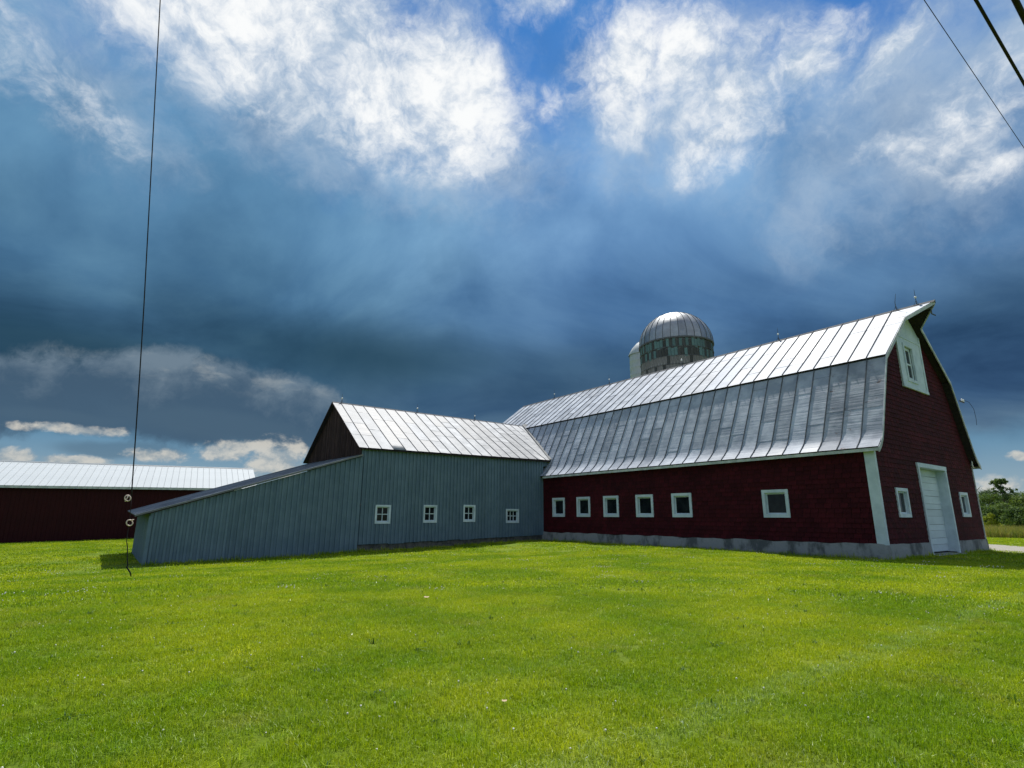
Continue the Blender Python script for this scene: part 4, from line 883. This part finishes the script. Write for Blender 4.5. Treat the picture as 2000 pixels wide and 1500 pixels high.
def gn_scatter(name, pts, rots, scs, templates, label, kind='stuff'):
    """points carrying rotation and scale, each showing one of the template meshes"""
    col_ = bpy.data.collections.new(name + '_templates')
    for k, me in enumerate(templates): col_.objects.link(bpy.data.objects.new('%s_tuft_%02d' % (name, k), me))
    me = bpy.data.meshes.new(name); me.from_pydata([tuple(q) for q in pts], [], [])
    me.attributes.new('rot', 'FLOAT_VECTOR', 'POINT').data.foreach_set('vector', np.asarray(rots, dtype=np.float32).ravel())
    me.attributes.new('scl', 'FLOAT_VECTOR', 'POINT').data.foreach_set('vector', np.asarray(scs, dtype=np.float32).ravel())
    o = link(name, me); o['kind'] = kind; o['label'] = label
    ng = bpy.data.node_groups.new(name + '_nodes', 'GeometryNodeTree')
    ng.interface.new_socket('Geometry', in_out='INPUT', socket_type='NodeSocketGeometry'); ng.interface.new_socket('Geometry', in_out='OUTPUT', socket_type='NodeSocketGeometry')
    N = ng.nodes; gi = N.new('NodeGroupInput'); gout = N.new('NodeGroupOutput'); ip = N.new('GeometryNodeInstanceOnPoints'); ci = N.new('GeometryNodeCollectionInfo')
    ci.inputs['Collection'].default_value = col_; ci.inputs['Separate Children'].default_value = True; ci.inputs['Reset Children'].default_value = True
    ra = N.new('GeometryNodeInputNamedAttribute'); ra.data_type = 'FLOAT_VECTOR'; ra.inputs['Name'].default_value = 'rot'
    sa = N.new('GeometryNodeInputNamedAttribute'); sa.data_type = 'FLOAT_VECTOR'; sa.inputs['Name'].default_value = 'scl'
    ip.inputs['Pick Instance'].default_value = True; L = ng.links.new
    e2r = N.new('FunctionNodeEulerToRotation')
    L(gi.outputs[0], ip.inputs['Points']); L(ci.outputs[0], ip.inputs['Instance']); L(ra.outputs[0], e2r.inputs[0]); L(e2r.outputs[0], ip.inputs['Rotation']); L(sa.outputs[0], ip.inputs['Scale']); L(ip.outputs[0], gout.inputs[0])
    md = o.modifiers.new('scatter', 'NODES'); md.node_group = ng; return o
def blocked(x, y, mrg=.0):
    b, a = ba(x, y)
    if -.1 - mrg < b < BW + .1 and -.1 - mrg < a < BL: return True
    if AB0 < b < 0.1 and a > AL - .02 - mrg and a < 31: return True
    if SB0 - mrg < b < AB0 + .1 and a > SA0 - .02 - mrg and a < 31: return True
    for (b0, a0, h0), (b1, a1, h1) in zip(cl, cl[1:]):                          # the drive
        d_ = Vector((b1 - b0, a1 - a0)); tq = max(0, min(1, ((b - b0) * d_.x + (a - a0) * d_.y) / d_.length_squared)); 
        if math.hypot(b - b0 - d_.x * tq, a - a0 - d_.y * tq) < (h0 + (h1 - h0) * tq) * .97: return True
    return False
def wedge(d0, d1, step, jit=.45, azl=-50, azr=50):
    out = []; y = -d1
    r0 = random.Random(int(step * 1000 + d0 * 10)); nx = int(2 * d1 / step)
    for i in range(nx):
        for j in range(int((d1 + 1) / step)):
            x = -d1 + (i + .5 + r0.uniform(-jit, jit)) * step; y = (j + .5 + r0.uniform(-jit, jit)) * step; dd = math.hypot(x, y)
            if d0 <= dd < d1 and azl < math.degrees(math.atan2(x, y)) < azr and not blocked(x, y): out.append((x, y))
    return out
def lay(name, spots, templates, s0, s1, label, hs=(.8, 1.2), zoff=0.0):
    r0 = random.Random(len(spots)); pts, rots, scs = [], [], []
    for x, y in spots:
        s = r0.uniform(s0, s1); pts.append((x, y, ground_z(x, y) + zoff)); rots.append((0, 0, r0.uniform(0, 6.283))); scs.append((s, s, s * r0.uniform(*hs)))
    return gn_scatter(name, pts, rots, scs, templates, label)
near_t = [blades_mesh('blades', 640, .36, .025, .062, .0042, .75, 'blade', seed=k) for k in range(7)]
lay('lawn_grass_near', wedge(3.2, 12.5, .27), near_t, .85, 1.2, 'short mown grass blades in the foreground')
mid_t = [blades_mesh('blades', 620, .9, .025, .065, .011, .7, 'blade', seed=20 + k) for k in range(6)]
lay('lawn_grass_middle', wedge(12.2, 27, .62), mid_t, .85, 1.2, 'short mown grass in the middle of the lawn')
far_t = [blades_mesh('blades', 520, 2.2, .03, .07, .03, .6, 'blade', seed=40 + k) for k in range(5)]
lay('lawn_grass_far', wedge(26.5, 78, 1.6), far_t, .85, 1.2, 'short grass of the far lawn')
# ranker tufts and broad-leaved weeds
tuft_t = [blades_mesh('tuft', 26, .10, .05, .11, .006, .8, 'blade', seed=60 + k) for k in range(4)]
sp = [q for q in wedge(3.3, 16, .55, .5) if random.Random(int(q[0] * 977 + q[1] * 3511)).random() < .38 * (.3 + 1.4 * (math.sin(q[0] * .9 + q[1] * .5) > 0))]
lay('grass_tufts', sp, tuft_t, .7, 1.3, 'slightly longer tufts of grass left by the mower')
weed_t = [blades_mesh('weed', 9, .06, .05, .10, .020, 1.0, 'weed', .75, seed=80 + k) for k in range(5)]
sp = [q for q in wedge(3.3, 15, .40, .5) if random.Random(int(q[0] * 577 + q[1] * 1511)).random() < .24]
lay('lawn_weeds', sp, weed_t, .6, 1.2, 'dark broad-leaved weeds and clover in the lawn', (.5, .9))
# grass left standing along the foot of the walls
edge = []
re_ = random.Random(5)
for u in np.arange(.2, 20.4, .16): edge.append((W(-.16 - re_.uniform(0, .1), u)))
for u in np.arange(-13, -.2, .16): edge.append(W(u, AL - .05 - re_.uniform(0, .14)))
for u in np.arange(-22.5, -13, .16): edge.append(W(u, SA0 - .10 - re_.uniform(0, .1)))
for u in np.arange(-.1, 12.3, .2):
    if not 4.4 < u < 8: edge.append(W(u, -.16 - re_.uniform(0, .1)))
lay('wall_edge_grass', [(q.x, q.y) for q in edge], [blades_mesh('edge', 34, .26, .05, .17, .012, .6, 'blade', seed=90 + k) for k in range(4)], .7, 1.7, 'taller grass at the foot of the barn walls')
# clover heads
mb = MB(); mb.lathe([(.001, .040), (.008, .043), (.0115, .050), (.008, .058), (.001, .061)], 7); mb.tube([(0, 0, 0), (.004, 0, .042)], .0015, 4); ck = mb.mesh('clover_head', 'clover', smooth=True)
mb = MB()
for k in range(6):
    an = k * 2.4; rr = .05 + .045 * k; mb.lathe([(.001, .034 + .004 * (k % 3)), (.011, .042), (.010, .056), (.001, .062)], 6, rr * math.cos(an), rr * math.sin(an))
ck2 = mb.mesh('clover_heads', 'clover', smooth=True)
rc = random.Random(3)
def clover_here(x, y):
    q = .62 * x - .785 * y; band = math.cos((q + 2.75) * 3.307 + .35 * math.sin(x * 1.3)) > .55
    return rc.random() < (.42 if band else .12) * (.35 + .65 * (math.sin(x * .45 + 2) * math.sin(y * .38 + .7) > -.15))
sp = [q for q in wedge(4, 13, .30, .5) if clover_here(*q)]; lay('clover_flowers', sp, [ck, ck], .45, .8, 'white clover heads dotted over the near lawn')
sp = [q for q in wedge(12, 30, .75, .5) if clover_here(*q)]; lay('clover_flowers_beyond', sp, [ck2, ck2], .6, 1.1, 'white clover heads dotted over the farther lawn')
# dead leaves
for (x, y, lab) in ((833, 1172, 'small tan scrap of dry leaf lying on the lawn before the grey barn'), (985, 1384, 'small tan dry leaf lying on the near lawn')):
    v = ray(x, y); tt = -CAM_H / v.z; px_, py_ = v.x * tt, v.y * tt; z_ = ground_z(px_, py_) + .05; s_ = .045 if y < 1200 else .02
    mb = MB(); mb.grid([[(px_ + s_ * i, py_ + s_ * .7 * j, z_ + .25 * s_ * abs(i) + .2 * s_ * (j == 1)) for i in (-1, -.4, .4, 1)] for j in (-1, 0, 1)])
    free('dry_leaf', mb, simple('dry_leaf_tan' + str(x), (.34, .24, .14), (.50, .38, .25), 20, .8), lab, 'leaf')

# ================================================================== MEADOW AND TREES
mead_t = [blades_mesh('meadow', 130, 1.3, .45, 1.05, .028, .32, 'meadow', seed=120 + k) for k in range(5)]
sp = []; rm = random.Random(9)
for b_, st_ in ([(41 + .55 * i, .6) for i in range(16)] + [(50 + 1.3 * i, 1.3) for i in range(44)]):
    a_ = -60.0
    while a_ < 34:
        q = W(b_ + rm.uniform(-.4, .4), a_ + rm.uniform(-.3, .3)); sp.append((q.x, q.y)); a_ += st_
lay('meadow_grass', sp, mead_t, .8, 1.15, 'tall dry meadow grass beyond the mown lawn', (.8, 1.1))

def leaf_mat(name, c0, c1):
    mm, t = mat(name); tn = t.n('ShaderNodeAttribute', attribute_name='tint').outputs['Fac']
    c = t.mix(tn, c0, c1); c = t.mix(1.0, c, t.ramp(orand(t), [(0, (.85, .9, .85)), (1, (1.15, 1.08, 1.0))]), 'MULTIPLY')
    finish(t, t.n('ShaderNodeMixShader', {0: .32, 1: prin(t, c, .7, 0, None, .12), 2: t.n('ShaderNodeBsdfTranslucent', {'Color': t.mix(1.0, c, (1.4, 1.35, .6), 'MULTIPLY')})})); return mm
MAT['leaf'] = leaf_mat('tree_leaves', (.06, .115, .03), (.13, .19, .06)); MAT['leaf_dark'] = leaf_mat('far_tree_leaves', (.04, .075, .035), (.075, .12, .055)); MAT['leaf_yellow'] = leaf_mat('goldenrod_leaves', (.15, .20, .02), (.28, .32, .03))
MAT['bark'] = simple('tree_bark', (.05, .04, .03), (.11, .09, .07), 4, .9, bs=.6, bd=.03, stretch=(3, 3, .6))
def tree(x, y, h_, r_, m_, label, seed, n_cl=90, per=70, leaf=.26, crown0=.12, narrow=False, name='tree', cat='tree', group=None):
    o = link(name, None); o.location = (x, y, ground_z(x, y)); OFF[o.name] = (0, 0, 0); tag(o, label, cat, group)
    r0 = random.Random(seed); mb = MB(); tips = []
    tr = [Vector((0, 0, -.2)), Vector((r0.uniform(-.15, .15), r0.uniform(-.15, .15), h_ * .35)), Vector((r0.uniform(-.3, .3), r0.uniform(-.3, .3), h_ * .7)), Vector((r0.uniform(-.3, .3), r0.uniform(-.3, .3), h_ * .95))]
    mb.tube(tr, [.030 * h_, .022 * h_, .012 * h_, .004 * h_], 7)
    for k in range(9 if not narrow else 13):
        q = r0.uniform(.2, .9); base = tr[1].lerp(tr[3], (q - .2) / .75); an = r0.uniform(0, 6.283); ln = r_ * r0.uniform(.5, .95) * (1.05 - q * .6)
        tip = base + Vector((math.cos(an) * ln, math.sin(an) * ln, ln * r0.uniform(.25, .7))); mb.tube([base, base.lerp(tip, .5) + Vector((0, 0, -.06 * ln)), tip], [.010 * h_, .006 * h_, .002 * h_], 5); tips.append(tip)
    part('trunk', mb, 'bark', o, smooth=True)
    V, F, T = [], [], []
    cl_ = []
    for k in range(n_cl):
        if narrow and tips and r0.random() < .7: c_ = r0.choice(tips + [tr[3]]) + Vector((r0.gauss(0, .25), r0.gauss(0, .25), r0.gauss(.1, .2)))
        else:
            q = r0.uniform(0, 6.283); zf = r0.random() ** .8; rr = r_ * math.sqrt(max(0, 1 - (zf * 1.0) ** 2.4)) * math.sqrt(r0.uniform(.15, 1)); c_ = Vector((math.cos(q) * rr, math.sin(q) * rr, h_ * (crown0 + (1 - crown0) * zf) - .15 * r_))
        cl_.append((c_, r_ * r0.uniform(.14, .30) * (.6 if narrow else 1), r0.gauss(.45, .22)))
    for c_, cr, tn in cl_:
        for j in range(per):
            u = Vector((r0.gauss(0, 1), r0.gauss(0, 1), r0.gauss(0, .75))); u.normalize(); p = c_ + u * cr * r0.uniform(.35, 1.1) ; s_ = leaf * r0.uniform(.5, 1.15)
            nn = (u + Vector((r0.gauss(0, .6), r0.gauss(0, .6), r0.gauss(.3, .6)))).normalized(); e1 = nn.orthogonal().normalized(); e1 = Matrix.Rotation(r0.uniform(0, 6.283), 3, nn) @ e1; e2 = nn.cross(e1)
            i = len(V); V += [tuple(p - e1 * s_ * .5), tuple(p + e2 * s_ * .32), tuple(p + e1 * s_ * .6), tuple(p - e2 * s_ * .32)]; F.append((i, i + 1, i + 2, i + 3)); T += [min(1, max(0, tn + r0.gauss(0, .15)))] * 4
    me = bpy.data.meshes.new('crown'); me.from_pydata(V, [], F); me.materials.append(MAT[m_]); me.attributes.new('tint', 'FLOAT', 'POINT').data.foreach_set('value', T); me.update()
    link('crown', me, o); return o
def azd(az, dist): return math.sin(R(az)) * dist, math.cos(R(az)) * dist
TR = [(40.0, 195, 10.4, 6.5, 'leaf_dark', 'dark distant tree right beside the red barn corner', {}), (40.9, 190, 9.6, 5.0, 'leaf_dark', 'dark distant tree just left of the tall open-crowned tree', {}),
      (41.6, 132, 8.9, 2.1, 'leaf', 'tallest tree in the far hedge with an open feathery crown', dict(narrow=True, n_cl=130, per=34, leaf=.30)),
      (40.9, 128, 6.2, 3.6, 'leaf', 'rounded green tree below and left of the tallest far tree', {}), (42.05, 135, 6.6, 3.4, 'leaf_dark', 'darker bushy tree just right of the tallest far tree', {}),
      (42.6, 165, 8.0, 4.6, 'leaf', 'rounded green tree at the back of the hedge near the right edge', {}), (42.95, 112, 5.4, 3.4, 'leaf', 'broad leafy tree at the right edge of the picture', {}), (41.45, 108, 3.9, 2.6, 'leaf', 'low green shrub at the foot of the tallest far tree', {}),
      (40.45, 106, 3.5, 2.4, 'leaf', 'low green shrub beside the barn corner beyond the meadow', {}), (42.3, 100, 3.3, 2.3, 'leaf', 'low leafy shrub in front of the darker bushy tree', {}),
      (44.6, 150, 7.5, 4.5, 'leaf_dark', 'dark hedge tree just beyond the right edge of the picture', {}), (46.5, 125, 6.5, 4.0, 'leaf', 'middle-sized green hedge tree well beyond the right edge of the picture', {}), (48.8, 140, 7.8, 4.5, 'leaf', 'tall green hedge tree farthest right, out of the picture', {}), (45.4, 104, 3.6, 2.6, 'leaf', 'low hedge shrub just beyond the right edge of the picture', {})]
for i, (az, dist, h_, r_, m_, lab, kw) in enumerate(TR):
    x, y = azd(az, dist); shrub = h_ < 4
    tree(x, y, h_, r_, m_, lab, 300 + i, name='shrub' if shrub else 'tree', cat='shrub' if shrub else 'tree', group='far hedge', **kw)
x, y = azd(40.62, 88); tree(x, y, 2.4, 1.0, 'leaf_yellow', 'small bright yellow-green bush standing in the dry meadow', 400, n_cl=30, per=45, leaf=.18, name='shrub', cat='shrub', group='far hedge')
